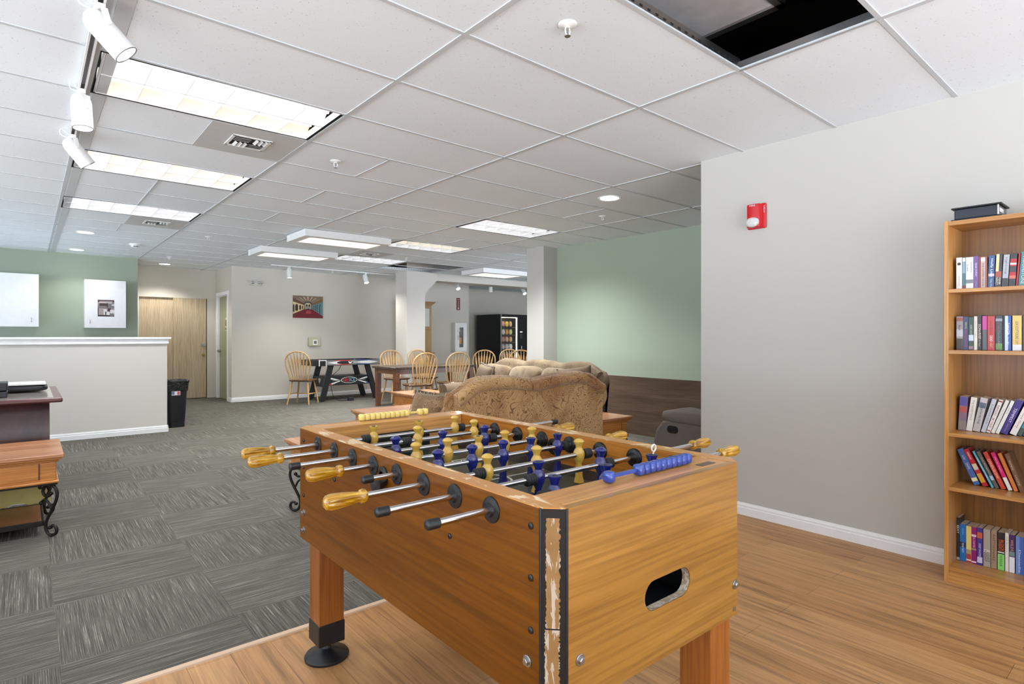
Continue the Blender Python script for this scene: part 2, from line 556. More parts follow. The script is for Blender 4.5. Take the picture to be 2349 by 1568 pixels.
def text(body, w, h, mat4, mat, parent, name='lettering', ext=0.0004, fit='both'):
    cu = D.curves.new('lettering', 'FONT'); cu.body = body; cu.align_x = 'CENTER'; cu.align_y = 'CENTER'
    cu.extrude = ext; cu.resolution_u = 2
    ob = D.objects.new('tmp_text', cu); C.objects.link(ob)
    bpy.context.view_layer.update()
    me = D.meshes.new_from_object(ob.evaluated_get(bpy.context.evaluated_depsgraph_get()))
    D.objects.remove(ob); D.curves.remove(cu)
    xs = [v_.co.x for v_ in me.vertices]; ys = [v_.co.y for v_ in me.vertices]
    if not xs:
        return None
    cx_, cy_ = (min(xs) + max(xs)) / 2, (min(ys) + max(ys)) / 2
    kx, ky = w / (max(xs) - min(xs)), h / (max(ys) - min(ys))
    if fit == 'keep':
        kx = ky = min(kx, ky)
    for v_ in me.vertices:
        v_.co = mat4 @ Vector(((v_.co.x - cx_) * kx, (v_.co.y - cy_) * ky, v_.co.z))
    me.materials.clear(); me.materials.append(M[mat] if isinstance(mat, str) else mat)
    me.name = name
    o = D.objects.new(name, me); C.objects.link(o)
    if parent:
        o.parent = parent
    return o


def frame(o, x, y):                # matrix with local x,y axes given, z = x cross y
    x, y = Vector(x).normalized(), Vector(y).normalized()
    z = x.cross(y)
    return Matrix(((x.x, y.x, z.x, o[0]), (x.y, y.y, z.y, o[1]), (x.z, y.z, z.z, o[2]), (0, 0, 0, 1)))


def stadium(cx_, cz_, hw, hh, k=8):
    pts = []
    r_ = hh
    for i in range(k + 1):
        a = -PI / 2 + PI * i / k
        pts.append((cx_ + hw - r_ + r_ * math.cos(a), cz_ + r_ * math.sin(a)))
    for i in range(k + 1):
        a = PI / 2 + PI * i / k
        pts.append((cx_ - hw + r_ + r_ * math.cos(a), cz_ + r_ * math.sin(a)))
    return pts
# ================================================================ THE ROOM
XR, XG, YF, YL, YB = 3.85, 5.96, 11.82, 11.9, -6.0     # right wall, alcove wall, far wall, left green wall, wall behind
XE = 12.5                                             # far end of the vending area
XL = -7.0
TOPZ = 3.1

f = MB()
f.face([(XL, YB, 0), (XE, YB, 0), (XE, 2.47, 0), (XL, 2.47, 0)], 0)
f.face([(XL, 2.47, 0), (XE, 2.47, 0), (XE, 14.2, 0), (XL, 14.2, 0)], 1)
struct(f.build('floor', ['vinyl', 'carpet'], smooth=0))
o = struct(MB().prism([(0, 0), (0.034, 0), (0.030, 0.006), (0.017, 0.009), (0.004, 0.006)], (XL, 2.455, 0), (0, 1, 0), (0, 0, 1), (XR - XL, 0, 0)).build('trim_1', 'strip'))


def wall(name, mat, *boxes):
    w_ = MB()
    for i, bx in enumerate(boxes):
        w_.box(*bx[:6], bx[6] if len(bx) > 6 else 0)
    return struct(w_.build(name, mat, smooth=0))


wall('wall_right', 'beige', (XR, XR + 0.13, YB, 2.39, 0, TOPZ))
wall('wall_alcove', ['green', 'wainscot'], (XG, XG + 0.12, 0.3, 6.30, 0, TOPZ, 0), (XG - 0.012, XG, 0.3, 6.07, 0.0, 0.735, 1))
wall('wall_alcove_end', 'beige', (XR + 0.13, XG, 0.3, 0.42, 0, TOPZ))
wall('wall_far', 'beige_far', (2.96, 8.5, YF, YF + 0.12, 0, TOPZ))
wall('wall_vending', 'beige_far', (8.38, XE, 12.75, 12.87, 0, TOPZ), (8.38, 8.5, YF + 0.12, 12.75, 0, TOPZ))
wall('wall_left', 'green', (XL, 1.46, YL, YL + 0.12, 0, TOPZ))
wall('wall_door', 'beige_far', (1.34, 1.62, 13.04, 13.16, 0, TOPZ), (1.62, 2.80, 13.04, 13.16, 2.02, TOPZ), (2.80, 3.08, 13.04, 13.16, 0, TOPZ), (1.34, 1.46, YL + 0.12, 13.04, 0, TOPZ))
wall('wall_side_door', 'beige_far', (2.96, 3.08, YF + 0.12, 12.11, 0, TOPZ), (2.96, 3.08, 12.11, 12.88, 2.06, TOPZ), (2.96, 3.08, 12.88, 13.04, 0, TOPZ))
wall('wall_end', 'beige_far', (XE, XE + 0.12, 0.3, 14.2, 0, TOPZ))
wall('wall_rear', 'beige_far', (XL, XE + 0.12, 14.2, 14.32, 0, TOPZ))  # unseen wall added to stop light leaking through the door gaps
wall('wall_outer_left', 'beige', (XL - 0.12, XL, YB, 14.2, 0, 0.5), (XL - 0.12, XL, YB, 14.2, 2.4, TOPZ), (XL - 0.12, XL, YB, -4.5, 0.5, 2.4), (XL - 0.12, XL, 2.9, 3.1, 0.5, 2.4), (XL - 0.12, XL, 8.0, 14.2, 0.5, 2.4))  # unseen left wall, its openings added to let in more light
# unseen wall behind the camera, two windows added to let light in
wall('wall_back', 'beige', (XL, -3.0, YB - 0.12, YB, 0, TOPZ), (-3.0, 3.2, YB - 0.12, YB, 0, 0.5), (-3.0, 3.2, YB - 0.12, YB, 2.4, TOPZ), (-0.15, 0.15, YB - 0.12, YB, 0.5, 2.4), (3.2, XR + 0.13, YB - 0.12, YB, 0, TOPZ))
for k_, (a0, a1) in enumerate(((-3.0, -0.15), (0.15, 3.2))):
    w_ = MB()
    for bx in ((a0, a1, 0.5, 0.56), (a0, a1, 2.34, 2.4), (a0, a0 + 0.06, 0.56, 2.34), (a1 - 0.06, a1, 0.56, 2.34), ((a0 + a1) / 2 - 0.03, (a0 + a1) / 2 + 0.03, 0.56, 2.34)):
        w_.box(bx[0], bx[1], YB - 0.09, YB - 0.03, bx[2], bx[3])
    struct(w_.build('window_%d' % (k_ + 1), 'white_trim'))
# half wall
struct(MB().box(XL, 1.40, 8.74, 8.88, 0, 1.17).build('wall_half', 'beige_half', smooth=0))
cap = MB()
cap.prism([(-0.035, 0), (0.175, 0), (0.175, 0.02), (0.155, 0.02), (0.15, 0.06), (-0.01, 0.06), (-0.015, 0.02), (-0.035, 0.02)][::-1], (XL, 8.74, 1.155), (0, 1, 0), (0, 0, 1), (1.415 - XL, 0, 0))
cap.box(XL, 1.44, 8.69, 8.93, 1.215, 1.243)
struct(cap.build('trim_2', 'white_trim', smooth=0, bevel=0.004))


def baseboard(name, p0, p1, nrm, h=0.085):
    prof = [(0, 0), (0.014, 0), (0.014, h * 0.6), (0.010, h * 0.68), (0.011, h * 0.8), (0.006, h * 0.92), (0.004, h), (0, h)]
    p0, p1 = Vector(p0), Vector(p1)
    return struct(MB().prism(prof, p0, nrm, (0, 0, 1), p1 - p0).build(name, 'white_trim', smooth=30))


baseboard('baseboard_right', (XR, YB, 0), (XR, 2.39, 0), (-1, 0, 0))
baseboard('baseboard_right_end', (XR, 2.39, 0), (XR + 0.13, 2.39, 0), (0, 1, 0))
baseboard('baseboard_far', (2.96, YF, 0), (8.5, YF, 0), (0, -1, 0))
baseboard('baseboard_side', (2.96, YF, 0), (2.96, 12.05, 0), (-1, 0, 0))
baseboard('baseboard_half', (XL, 8.74, 0), (1.41, 8.74, 0), (0, -1, 0))
baseboard('baseboard_half_end', (1.40, 8.725, 0), (1.40, 8.895, 0), (1, 0, 0))
baseboard('baseboard_vending', (8.5, 12.75, 0), (XE, 12.75, 0), (0, -1, 0))

# columns and the header between them
col = MB()
col.box(5.79, 6.213, 10.17, 10.62, 0, TOPZ)
col.prism([(6.213, 2.137), (6.507, 2.414), (6.507, TOPZ), (6.213, TOPZ)], (0, 10.17, 0), (1, 0, 0), (0, 0, 1), (0, 0.45, 0))
struct(col.build('column', 'beige_half', smooth=0))
struct(MB().box(6.507, XE, 10.2, 10.6, 2.41, TOPZ).build('header_beam', 'beige_half', smooth=0))
struct(MB().box(5.69, XG + 0.12, 6.07, 6.43, 0, TOPZ).build('column', 'beige', smooth=0))

# ---------------------------------------------------------------- ceiling
XL_ = [-7.07, -5.85, -4.63, -3.411, -2.192, -0.973, 0.246, 1.465, 2.684, 3.904, 5.123, 6.342, 7.561, 8.78, 10.0, 11.22, 12.5]
YL_ = [2.063 + 0.6096 * j for j in range(-14, 8)] + [6.97, 7.60, 8.24, 8.88, 9.52, 10.15, 10.78, 11.40, 12.02, 12.64, 13.3]
IX = {round(x, 3): i for i, x in enumerate(XL_)}
# cells with no lay-in tile: troffers, missing tiles, air diffuser panels
OPEN = set()


def cell(x, y):
    i = max(k for k in range(len(XL_)) if XL_[k] <= x)
    j = max(k for k in range(len(YL_)) if YL_[k] <= y)
    return i, j


TROFF = [cell(0.8, 3.6), cell(0.8, 5.4), cell(0.8, 7.3), cell(4.5, 5.4), cell(4.5, 7.3), cell(4.6, 9.1)]
HOLE1 = cell(2.0, 1.1)
HOLES2 = [cell(5.8, 9.1), cell(5.8, 9.8)]
for c_ in TROFF + [HOLE1] + HOLES2:
    OPEN.add(c_)
g = MB()
for i in range(len(XL_) - 1):
    for j in range(len(YL_) - 1):
        if (i, j) in OPEN:
            continue
        x0, x1, y0, y1 = XL_[i], XL_[i + 1], YL_[j], YL_[j + 1]
        e = 0.004
        g.face([(x, y, cz(x, y) + e) for x, y in ((x0, y0), (x0, y1), (x1, y1), (x1, y0))])
struct(g.build('ceiling', 'tile', smooth=0, recalc=False))
gb = MB()


def tbar(xa, ya, xb, yb, w=0.012, t=0.003, wall_h=0.03):
    vs = []
    dx, dy = (0, w) if ya == yb else (w, 0)
    for dz in (-0.001, t + 0.004):
        for sgn in (-1, 1):
            for (x, y) in ((xa, ya), (xb, yb)):
                vs.append((x + sgn * dx, y + sgn * dy, cz(x, y) + dz))
    gb.hexa(vs)


for x in XL_[1:-1]:
    tbar(x, YL_[0], x, YL_[-1], 0.013)
tbar(0.30, YL_[0], 0.30, 12, 0.03)
for y in YL_[1:-1]:
    tbar(XL_[0], y, XL_[-1], y, 0.010)
# half-length cross bars where two short tiles fill a bay
for (x, y) in ((2.07, 4.2), (2.07, 5.3), (2.07, 6.6), (0.86, 6.0), (0.86, 6.6), (0.86, 8.5), (3.3, 6.6), (4.5, 4.2), (4.5, 6.6)):
    i, j = cell(x, y)
    tbar((XL_[i] + XL_[i + 1]) / 2, YL_[j], (XL_[i] + XL_[i + 1]) / 2, YL_[j + 1], 0.006)
struct(gb.build('ceiling_grid', 'tbar', smooth=0))

# roof deck above the tiles and the two places where tiles are missing
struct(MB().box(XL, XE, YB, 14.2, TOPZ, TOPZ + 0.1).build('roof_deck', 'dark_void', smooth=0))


def upstand(name, i, j0, j1):
    x0, x1, y0, y1 = XL_[i], XL_[i + 1], YL_[j0], YL_[j1 + 1]
    u = MB()
    e = 0.004
    u.box(x0, x1, y0 - e, y0 + e, cz(x0, y0) - 0.001, cz(x0, y0) + 0.045)
    u.box(x0, x1, y1 - e, y1 + e, cz(x0, y1) - 0.001, cz(x0, y1) + 0.045)
    u.box(x0 - e, x0 + e, y0, y1, cz(x0, y0) - 0.001, cz(x0, y0) + 0.045)
    u.box(x1 - e, x1 + e, y0, y1, cz(x1, y0) - 0.001, cz(x1, y0) + 0.045)
    # row of punched slots on the web that faces the camera
    for q in range(22):
        xx = x0 + 0.05 + q * (x1 - x0 - 0.1) / 21
        u.box(xx, xx + 0.018, y1 - e - 0.002, y1 - e, cz(xx, y1) + 0.020, cz(xx, y1) + 0.028, 1)
    return struct(u.build(name, ['steel', 'dark_gap'], smooth=0))


upstand('ceiling_rail', HOLE1[0], HOLE1[1], HOLE1[1])
upstand('ceiling_rail', HOLES2[0][0], HOLES2[0][1], HOLES2[1][1])
x0, x1, y0, y1 = XL_[HOLE1[0]], XL_[HOLE1[0] + 1], YL_[HOLE1[1]], YL_[HOLE1[1] + 1]
duct = thing('air_duct', 'crumpled galvanised metal duct above the missing ceiling tile near the camera', 'duct', (1.9, 2.0, 2.75))
q = MB()
q.box(-0.75, 0.71, -0.78, 1.2, 0.0, 0.28)
q.build('duct_body', 'galv', duct, 0, 0.012)
q = MB(); q.box(0.68, 0.72, -0.80, 1.2, -0.012, 0.002); q.box(-0.75, 0.72, -0.80, -0.77, -0.012, 0.03); q.build('duct_flange', 'steel', duct, 0)
wr = MB()
for q in range(5):
    a = q * 1.3
    wr.tube([(x0 + 0.10 + 0.05 * math.sin(a + t * 1.1) + 0.012 * t, y1 - 0.06 - 0.03 * t + 0.04 * math.cos(a * 2 + t), 2.68 + 0.04 * math.sin(a + t * 0.8)) for t in range(10)], 0.006, 6)
tag(wr.build('wire_bundle', 'black_plastic', org=(x0 + 0.05, y1 - 0.2, 2.66)), 'tangle of dark cables in the missing tile opening near the camera', 'cable')
gm = thing('air_duct', 'grey metal channels seen inside the far missing tile opening by the column', 'duct', (5.2, 9.6, 2.70))
q = MB(); q.box(0, 1.1, 0.2, 0.3, 0, 0.12); q.box(0.1, 0.75, -0.35, -0.3, 0.0, 0.2); q.build('channel', 'galv', gm, 0)

# ---------------------------------------------------------------- doors
d1 = struct(thing('door_1', 'pale oak pair of sliding closet doors in the recess', 'door', (1.62, 13.04, 0)))
MB().box(0.0, 0.60, 0.05, 0.085, 0.01, 2.03).build('left_leaf', 'door_oak', d1, 0, 0.002)
rl = MB().box(0.575, 1.165, 0.005, 0.04, 0.01, 2.03).build('right_leaf', 'door_oak', d1, 0, 0.002)
q = MB(); q.cyl((1.11, 0.005, 0.875), (1.11, -0.012, 0.875), 0.03); q.build('door_pull', plain('brass', (190, 160, 96), 0.25, 1.0), rl)
q = MB(); q.box(1.07, 1.16, -0.012, 0.006, 1.06, 1.11); q.cyl((1.10, -0.012, 1.085), (1.10, -0.05, 1.085), 0.02); q.build('door_lock', 'steel', rl)
d2 = struct(thing('door_2', 'green door with white frame in the side wall', 'door', (2.96, 12.11, 0)))
q = MB()
q.box(-0.018, 0.02, -0.075, 0.0, 0, 2.06); q.box(-0.018, 0.02, 0.77, 0.845, 0, 2.06); q.box(-0.018, 0.02, -0.075, 0.845, 2.06, 2.135)
q.box(0.0, 0.12, 0.0, 0.012, 0, 2.06); q.box(0.0, 0.12, 0.758, 0.77, 0, 2.06); q.box(0, 0.12, 0.012, 0.758, 2.045, 2.06)
q.build('door_frame', 'white_trim', d2, 0, 0.003)
dl = MB().box(0.035, 0.075, 0.014, 0.756, 0.008, 2.043).build('door_leaf', plain('olive green door', (150, 152, 122), 0.5), d2, 0, 0.002)
q = MB(); q.cyl((0.035, 0.70, 0.96), (-0.02, 0.70, 0.96), 0.025); q.tube([(-0.02, 0.70, 0.96), (-0.025, 0.62, 0.955), (-0.02, 0.57, 0.94)], 0.011); q.build('door_handle', 'steel', dl)
q = MB(); q.box(0.030, 0.035, 0.18, 0.32, 1.36, 1.62, 0); q.box(0.028, 0.030, 0.20, 0.30, 1.46, 1.58, 1); q.box(0.028, 0.030, 0.20, 0.30, 1.38, 1.42, 1); q.build('door_sign', [plain('ivory sign', (196, 190, 160), 0.5), plain('olive sign', (116, 112, 84), 0.5)], dl, 0)
# ================================================================ FOOSBALL TABLE
FO = (1.175, 1.54, 0.0)
ft = thing('foosball_table', 'large honey wood foosball table with steel rods in the foreground', 'foosball table', FO)


def fb(mb, name, mats, parent=None, smooth=38, bevel=0.0, label=None, segs=2):
    o_ = mb.build(name, mats, parent or ft, smooth, bevel, segs, org=FO)
    if label:
        o_['label'] = label
    return o_


FX0, FX1, FY0, FY1, FZ0, FZ1 = 0.80, 1.55, 0.825, 2.26, 0.48, 0.90
fb(MB().box(FX0, 0.846, 0.865, 2.22, FZ0, 0.898, 0).box(0.846, 0.852, 0.87, 2.215, FZ0, 0.8975, 1), 'side_panel', ['foos_side_shaded', 'foos_in_lit'], bevel=0.0015)
fb(MB().box(1.504, FX1, 0.865, 2.22, FZ0, 0.898, 0).box(1.498, 1.504, 0.87, 2.215, FZ0, 0.8975, 1), 'side_panel', ['foos_side_shaded', 'foos_in_lit'], bevel=0.0015)
fb(MB().prism([(0.80, 0.865), (0.84, 0.826), (0.852, 0.87), (0.852, 2.215), (0.84, 2.258), (0.80, 2.22)], (0, 0, 0.8985), (1, 0, 0), (0, 1, 0), (0, 0, 0.0025)), 'top_rail', 'rail_worn', label='scuffed blond rail edge', smooth=0)
fb(MB().prism([(1.55, 0.865), (1.51, 0.826), (1.498, 0.87), (1.498, 2.215), (1.51, 2.258), (1.55, 2.22)], (0, 0, 0.8985), (1, 0, 0), (0, 1, 0), (0, 0, 0.0025)), 'top_rail', 'rail_worn', smooth=0)
# near end with its ball slot
cx_, cz_s, hw, hh = 1.187, 0.6405, 0.0925, 0.0355
arcL = [(cx_ - hw + hh + hh * math.cos(PI / 2 + PI * i / 10), cz_s + hh * math.sin(PI / 2 + PI * i / 10)) for i in range(11)]
arcR = [(cx_ + hw - hh + hh * math.cos(-PI / 2 + PI * i / 10), cz_s + hh * math.sin(-PI / 2 + PI * i / 10)) for i in range(11)]
q = MB()
q.prism([(cx_, FZ0), (0.84, FZ0), (0.84, FZ1), (cx_, FZ1), (cx_, cz_s + hh)] + arcL + [(cx_, cz_s - hh)], (0, FY0, 0), (1, 0, 0), (0, 0, 1), (0, 0.022, 0))
q.prism([(cx_, FZ0), (1.51, FZ0), (1.51, FZ1), (cx_, FZ1), (cx_, cz_s + hh)] + arcR[::-1] + [(cx_, cz_s - hh)], (0, FY0, 0), (1, 0, 0), (0, 0, 1), (0, 0.022, 0))
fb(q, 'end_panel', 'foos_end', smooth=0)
st_ = stadium(cx_, cz_s, hw - 0.0012, hh - 0.0012, 10)
q = MB()
k = len(st_)
q.add([(a, FY0 + 0.0012, b_) for a, b_ in st_] + [(a, FY0 + 0.022, b_) for a, b_ in st_], [(i, (i + 1) % k, k + (i + 1) % k, k + i) for i in range(k)])
fb(q, 'slot_edge', worn_edge('raw chipboard edge', (150, 132, 108), (186, 170, 146), (206, 196, 178), 0.5, (80, 80, 80)), label='raw chipboard rim of the ball slot')
q = MB()
q.box(cx_ - 0.11, cx_ + 0.11, 0.97, 0.975, 0.595, 0.69); q.box(cx_ - 0.11, cx_ + 0.11, 0.847, 0.975, 0.590, 0.596); q.box(cx_ - 0.11, cx_ + 0.11, 0.847, 0.975, 0.688, 0.694)
q.box(cx_ - 0.115, cx_ - 0.11, 0.847, 0.975, 0.59, 0.694); q.box(cx_ + 0.11, cx_ + 0.115, 0.847, 0.975, 0.59, 0.694)
fb(q, 'ball_tray', 'black_plastic')
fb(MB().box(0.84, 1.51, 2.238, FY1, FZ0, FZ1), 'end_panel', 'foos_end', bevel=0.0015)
fb(MB().box(0.853, 1.497, FY0 + 0.022, 0.943, 0.872, FZ1).box(0.853, 1.497, 0.925, 0.943, 0.70, 0.872), 'end_deck', 'foos_deck_lit', bevel=0.001)
fb(MB().box(0.853, 1.497, 2.14, 2.238, 0.872, FZ1).box(0.853, 1.497, 2.14, 2.158, 0.70, 0.872), 'end_deck', 'foos_deck_lit', bevel=0.001)
# corners
for (ax, ay, bx, by, cx2, cy2, worn) in ((0.80, 0.865, 0.84, 0.825, 0.851, 0.876, True), (1.51, 0.825, 1.55, 0.865, 1.499, 0.876, False), (0.84, 2.26, 0.80, 2.22, 0.851, 2.209, False), (1.55, 2.22, 1.51, 2.26, 1.499, 2.209, False)):
    q = MB().prism([(ax, ay), (bx, by), (cx2, cy2)], (0, 0, FZ0), (1, 0, 0), (0, 1, 0), (0, 0, 0.4185))
    if worn:
        ct = fb(q, 'corner_trim', 'black_plastic', smooth=0, label='black corner trim torn open to the core')
        dx, dy = (bx - ax), (by - ay)
        n_ = Vector((dy, -dx, 0)).normalized()
        if n_.x > 0:
            n_ = -n_
        for (lo, hi, za, zb) in ((0.22, 0.72, 0.655, 0.88), (0.18, 0.70, 0.48, 0.652)):
            zz = [za + (zb - za) * i / 60 for i in range(61)]
            random.seed(int(za * 1000))
            L_ = [lo + random.uniform(-0.025, 0.03) for _ in zz]; H_ = [hi + random.uniform(-0.04, 0.04) for _ in zz]
            w_ = MB()
            for i in range(60):
                P_ = lambda t_, z_, d_: (ax + dx * t_ + n_.x * d_, ay + dy * t_ + n_.y * d_, z_)
                w_.face([P_(L_[i], zz[i], 0.0008), P_(H_[i], zz[i], 0.0008), P_(H_[i + 1], zz[i + 1], 0.0008), P_(L_[i + 1], zz[i + 1], 0.0008)])
            fb(w_, 'exposed_core', 'corner_worn', ct, smooth=0)
        q = MB()
        for t_ in (0.02, 0.98):
            q.cyl((ax + dx * t_, ay + dy * t_, FZ0), (ax + dx * t_, ay + dy * t_, 0.9), 0.0028, n=8)
        fb(q, 'trim_bead', 'black_plastic', ct)
    else:
        fb(q, 'corner_block', 'foos_end', smooth=0)
fb(MB().box(0.853, 1.497, 0.847, 2.238, 0.485, 0.497), 'bottom_board', 'foos_side_shaded', smooth=0)
pf = fb(MB().box(0.852, 1.498, 0.943, 2.14, 0.75, 0.765), 'playfield', 'pitch', smooth=0)
ln = MB()


def fline(x0, y0, x1, y1, w=0.004):
    d = Vector((x1 - x0, y1 - y0, 0)).normalized() * w
    p = Vector((-d.y, d.x, 0))
    ln.face([(x0 + p.x, y0 + p.y, 0.7656), (x1 + p.x, y1 + p.y, 0.7656), (x1 - p.x, y1 - p.y, 0.7656), (x0 - p.x, y0 - p.y, 0.7656)])


def farc(cx3, cy3, r_, a0, a1, n=24):
    for i in range(n):
        a, b_ = R(a0 + (a1 - a0) * i / n), R(a0 + (a1 - a0) * (i + 1) / n)
        fline(cx3 + r_ * math.cos(a), cy3 + r_ * math.sin(a), cx3 + r_ * math.cos(b_), cy3 + r_ * math.sin(b_))


fline(0.88, 1.54, 1.47, 1.54); farc(1.175, 1.54, 0.09, 0, 360, 36)
for sgn, ye in ((1, 0.943), (-1, 2.14)):
    yb = ye + sgn * 0.27
    fline(0.93, ye, 0.93, yb); fline(1.42, ye, 1.42, yb); fline(0.93, yb, 1.42, yb)
    farc(1.175, yb, 0.085, 0 if sgn > 0 else 180, 180 if sgn > 0 else 360)
fb(ln, 'pitch_lines', plain('white pitch line', (214, 216, 208), 0.4), pf, smooth=0)
for xa, xb in ((0.852, 0.905), (1.498, 1.445)):
    fb(MB().prism([(xa, 0.766), (xb, 0.766), (xa, 0.784)], (0, 0.943, 0), (1, 0, 0), (0, 0, 1), (0, 1.197, 0)), 'side_ramp', 'black_satin', smooth=0)
for yy, sg in ((2.1385, -1), (0.9445, 1)):
    pts = [(1.02, 0.765), (1.33, 0.765)] + [(1.30 + 0.03 * math.cos(R(a)), 0.825 + 0.03 * math.sin(R(a))) for a in (0, 30, 60, 90)] + [(1.05 + 0.03 * math.cos(R(a)), 0.825 + 0.03 * math.sin(R(a))) for a in (90, 120, 150, 180)]
    fb(MB().prism(pts, (0, yy, 0), (1, 0, 0), (0, 0, 1), (0, 0.003 * -sg, 0)), 'goal_mouth', 'dark_gap', smooth=0)  # dark plate painted in for the shade of the goal opening
# ball serve cups
q = MB(); q.lathe([(0.013, 0.0), (0.027, 0.0), (0.027, 0.004), (0.018, 0.008), (0.013, 0.008)], (0.80, 1.541, 0.842), (-1, 0, 0), 28, caps=False)
q.lathe([(0.013, 0.001), (0.0, 0.001)], (0.80, 1.541, 0.842), (-1, 0, 0), 20, 1)
for i in range(10):
    a0, a1 = PI + PI * i / 10, PI + PI * (i + 1) / 10
    for (ra, rb, xa, xb) in ((0.026, 0.034, 0.80, 0.772),):
        pa = [(xa, 1.541 + ra * math.cos(t_), 0.835 + ra * math.sin(t_)) for t_ in (a0, a1)]
        pb = [(xb, 1.541 + rb * math.cos(t_), 0.828 + rb * math.sin(t_)) for t_ in (a0, a1)]
        q.face([pa[0], pa[1], pb[1], pb[0]])
fb(q, 'ball_cup', ['black_plastic', 'dark_gap'])
q = MB(); q.lathe([(0.014, 0.0), (0.030, 0.0), (0.030, 0.006), (0.014, 0.008)], (1.498, 1.541, 0.842), (-1, 0, 0), 28, caps=False); q.lathe([(0.014, 0.001), (0, 0.001)], (1.498, 1.541, 0.842), (-1, 0, 0), 20)
fb(q, 'ball_cup', 'black_plastic')
# fixings
for (y, z) in ((0.892, 0.857), (0.892, 0.749), (0.892, 0.64), (1.193, 0.756), (1.893, 0.762), (2.181, 0.856), (2.181, 0.755), (2.181, 0.649)):
    fb(MB().lathe([(0.0075, 0), (0.0075, 0.002), (0.004, 0.0042), (0.0025, 0.0042), (0.0025, 0.003), (0, 0.003)], (0.80, y, z), (-1, 0, 0), 16), 'screw', 'black_plastic')


def hexbolt(o_, ax):
    q_ = MB(); q_.lathe([(0.0125, 0), (0.0125, 0.0025), (0.0115, 0.003)], o_, ax, 24)
    q_.lathe([(0.0078, 0.003), (0.0078, 0.008), (0.006, 0.0095), (0, 0.0095)], o_, ax, 6)
    fb(q_, 'hex_bolt', 'steel', smooth=25)


for (y, z) in ((0.902, 0.572), (2.181, 0.583), (2.181, 0.517), (0.902, 0.507)):
    hexbolt((0.80, y, z), (-1, 0, 0))
hexbolt((0.876, 0.825, 0.58), (0, -1, 0)); hexbolt((1.496, 0.825, 0.565), (0, -1, 0)); hexbolt((0.876, 0.825, 0.513), (0, -1, 0))
q = MB(); q.lathe([(0.007, 0.0), (0.007, 0.0015), (0.0045, 0.0015)], (1.494, 0.825, 0.498), (0, -1, 0), 18); q.lathe([(0.0048, 0.0012), (0, 0.0012)], (1.494, 0.825, 0.498), (0, -1, 0), 12, 1)
fb(q, 'bolt_hole', ['steel', 'dark_gap'])
fb(MB().box(1.392, 1.458, 0.860, 0.882, 0.8995, 0.9015), 'name_plate', plain('dark brown plate', (96, 78, 60), 0.35), bevel=0.0005)
# legs
for (lx, ly) in ((0.895, 2.195), (1.455, 2.195), (0.895, 0.90), (1.468, 0.90)):
    lg = fb(MB().box(lx - 0.049, lx + 0.049, ly - 0.049, ly + 0.049, 0.14, 0.487), 'leg', 'foos_leg', bevel=0.002)
    fb(MB().box(lx - 0.052, lx + 0.052, ly - 0.052, ly + 0.052, 0.066, 0.147), 'boot', 'black_plastic', lg, bevel=0.003)
    fb(MB().lathe([(0.083, 0.0), (0.084, 0.008), (0.080, 0.014), (0.02, 0.034), (0.016, 0.04), (0.016, 0.07)], (lx, ly, 0), (0, 0, 1), 36), 'levelling_foot', 'black_plastic', lg)

# rods: y, left end, left handle?, right end, right handle?, figures, bumpers, cup-headed figures
RODS = [
    (2.040, 0.540, 1, 1.640, 0, 'y', (1.017, 1.219, 1.393), (0.985, 1.424), (0, 1)),
    (1.895, 0.520, 1, 1.860, 0, 'y', (1.125, 1.388), (1.078, 1.428), ()),
    (1.750, 0.598, 0, 1.815, 1, 'b', (0.954, 1.142, 1.333), (0.925, 1.368), ()),
    (1.605, 0.594, 1, 1.680, 0, 'y', (0.947, 1.068, 1.194, 1.313, 1.444), (0.890, 1.487), (2,)),
    (1.460, 0.693, 0, 1.810, 1, 'b', (0.937, 1.062, 1.187, 1.309, 1.436), (0.905, 1.478), (3, 4)),
    (1.315, 0.528, 1, 1.700, 0, 'y', (1.011, 1.203, 1.392), (0.982, 1.428), ()),
    (1.170, 0.588, 0, 1.930, 1, 'b', (1.077, 1.334), (1.047, 1.368), (0,)),
    (1.025, 0.628, 0, 1.870, 1, 'b', (0.998, 1.190, 1.392), (0.965, 1.43), (0, 1, 2)),
]
BODY = [(0.0, -0.038), (0.0095, -0.038), (0.0085, -0.031), (0.0115, -0.024), (0.0175, -0.010), (0.0192, 0.001), (0.0175, 0.012), (0.0125, 0.020), (0.0105, 0.023), (0.0105, 0.027)]
DOME = [(0.0105, 0.027), (0.0125, 0.034), (0.0175, 0.0415), (0.0182, 0.0445), (0.014, 0.050), (0.007, 0.0535), (0.0, 0.0545)]
CUP = [(0.0105, 0.026), (0.014, 0.036), (0.0172, 0.0445), (0.0172, 0.046), (0.0135, 0.046), (0.011, 0.042), (0.0, 0.042)]
